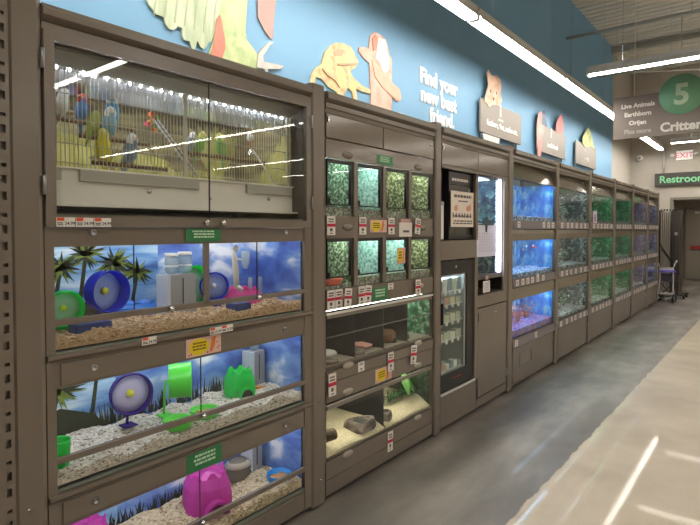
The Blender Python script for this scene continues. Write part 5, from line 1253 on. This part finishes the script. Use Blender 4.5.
        if not (u == 0 and ri < 2):
            for q in range(7 if u == 0 else 3):
                pm = (LEAFG, mat('weed_pale', (160, 214, 180), .5, var=.2), mat('weed_mauve', (184, 176, 200), .5, var=.2))[0 if u == 0 else (1 if u in (1, 2, 3) else 2)]
                if u == 0: pm = mat('coral_red', (240, 110, 84), .5, var=.2)
                plant((-.22 + .05 * (q % 2), y0 + (.22 + .13 * q if u == 0 else .25 + .38 * q), z0 + .05), rq.uniform(.16, .27), 6, lab, u * 100 + ri * 10 + q, pm, .8, gr, .03, 'water_plant', 'water plant')
        for q in range(7 if u < 3 else 4):
            L = rq.uniform(.035, .055) if u else rq.uniform(.04, .06)
            fish((rq.uniform(-.30, -.06), y0 + rq.uniform(.12, WW - .12), z0 + rq.uniform(.12, .32)), L, (1, 0, 3, 1, 2)[rq.randrange(5)] if u < 1 else (1, 1, 0, 1)[rq.randrange(4)], rq.choice((0.4, 1.4, 1.7, -1.5, -1.3)), f'tiny fish in the {rn} tank of the {bank[u]}', f'fish in the {rn} tank of the {bank[u]}')
t = thing('notice_card', 'white notice with a violet picture stuck on the top rail of the third aquarium bank', 'notice', (.028, 8.10, 1.70))
obj('card', MB().box(0, .0015, 0, .20, 0, .17), mat('lilac_card', (222, 206, 232), .6), t); obj('picture', MB().ell((.002, .1, .07), (.002, .05, .06), 12, 8), mat('violet_print', (170, 120, 190), .6), t)
obj('end_panel', W(MB().box(-.6, .0, 13.615, 13.63, .0, 2.4), U), BROWN, U)

# ================================================================== rack and cart at the far end
Rk = thing('panel_rack', 'tall rack of grey slabs and a black panel beside the corridor opening', 'rack', (-.10, 14.55, 0))
for k in range(5): obj('grey_slab', MB().box(.015 + .042 * k, .04 + .042 * k, -.02, .5, .12, 2.02, .004), mat('slab_grey', (166, 160, 152), .5), Rk)
obj('black_panel', MB().box(.225, .40, -.03, .5, .12, 2.04, .006), mat('rack_black', (52, 46, 42), .5), Rk)
obj('frame', MB().box(-.02, .0, -.04, .5, .1, 2.06).box(-.02, .40, -.04, .5, .08, .12), BLACK, Rk)
obj('label_plate', MB().box(.30, .36, -.034, -.03, 1.48, 1.55), GREYP, Rk)
for k in range(6): obj('top_hook', MB().cyl((.02 + .06 * k, 0, 2.04), (.02 + .06 * k, 0, 2.09), .014, 8), BLACK, Rk)
for x, y in ((-.02, .0), (.5, .0), (.0, .45), (.5, .45)):
    c_ = obj('caster', MB().cyl((x - .02, y, .04), (x + .02, y, .04), .04, 14), RUBBER, Rk)
    obj('fork', MB().box(x - .025, x + .025, y - .01, y + .01, .04, .095), STEEL, c_)
obj('foot_bar', MB().box(-.02, .55, -.02, .02, .085, .105).box(-.02, .55, .43, .47, .085, .105), BLACK, Rk)
Ct = thing('hand_cart', 'white framed wheeled cart with a violet band at the end of the tanks', 'cart', (.15, 13.80, 0))
WM = mat('cart_white', (206, 202, 206), .4)
for s_ in (-.13, .13):
    obj('frame_rail', MB().tube([(s_ * 1.25, -.02, .86), (s_, .0, .76), (s_, .02, .30), (s_ * 1.1, .22, .12)], .013), WM, Ct)
    obj('grip', MB().cyl((s_ * 1.25, -.02, .86), (s_ * 1.6, -.08, .92), .018), WM, Ct)
    w1 = obj('wheel', MB().lathe([(.0, -.02), (.085, -.02), (.09, 0), (.085, .02), (0, .02)], (s_ * 1.15, -.12, .09), (1, 0, 0), 22), RUBBER, Ct)
    obj('hub', MB().cyl((s_ * 1.15 - .024, -.12, .09), (s_ * 1.15 + .024, -.12, .09), .04, 14), GREYP, w1)
    w2 = obj('wheel', MB().lathe([(.0, -.02), (.07, -.02), (.075, 0), (.07, .02), (0, .02)], (s_ * 1.15, .22, .075), (1, 0, 0), 22), RUBBER, Ct)
    obj('brace', MB().tube([(s_, .02, .55), (s_ * 1.1, -.12, .10)], .011), WM, Ct)
    obj('side_strut', MB().tube([(s_, .01, .42), (s_ * -.9, .0, .14)], .010), BLACK, Ct)
obj('violet_band', MB().box(-.17, .17, -.04, .03, .66, .71, .01), mat('violet_band', (122, 112, 214), .5), Ct)
obj('tray', MB().box(-.12, .12, -.02, .16, .70, .76, .01), WM, Ct)
obj('basket', MB().box(-.11, .11, -.01, .08, .44, .62, .01), mat('cart_dark', (48, 48, 56), .6), Ct)
obj('lower_plate', MB().box(-.12, .12, -.10, .18, .17, .20, .008), WM, Ct)
obj('axle', MB().cyl((-.15, -.12, .09), (.15, -.12, .09), .01).cyl((-.15, .22, .075), (.15, .22, .075), .01), STEEL, Ct)
for k, (a, b_) in enumerate((((.02, 13.70, 1.30), (.38, 13.98, .62)), ((.05, 13.74, 1.18), (.30, 14.05, .75)))):
    tag(obj('lean_pole', MB().cyl(a, (b_[0], b_[1], b_[2]), .012), BLACK), ('upper' if k == 0 else 'lower') + ' of two dark poles slanting over the cart toward the rack', 'pole', 'dark poles over the cart')
tag(obj('wall_plate', MB().box(-.01, .02, 13.70, 13.72, .45, .5), WHITE), 'small white plate at the rail end by the cart', 'plate') if False else None
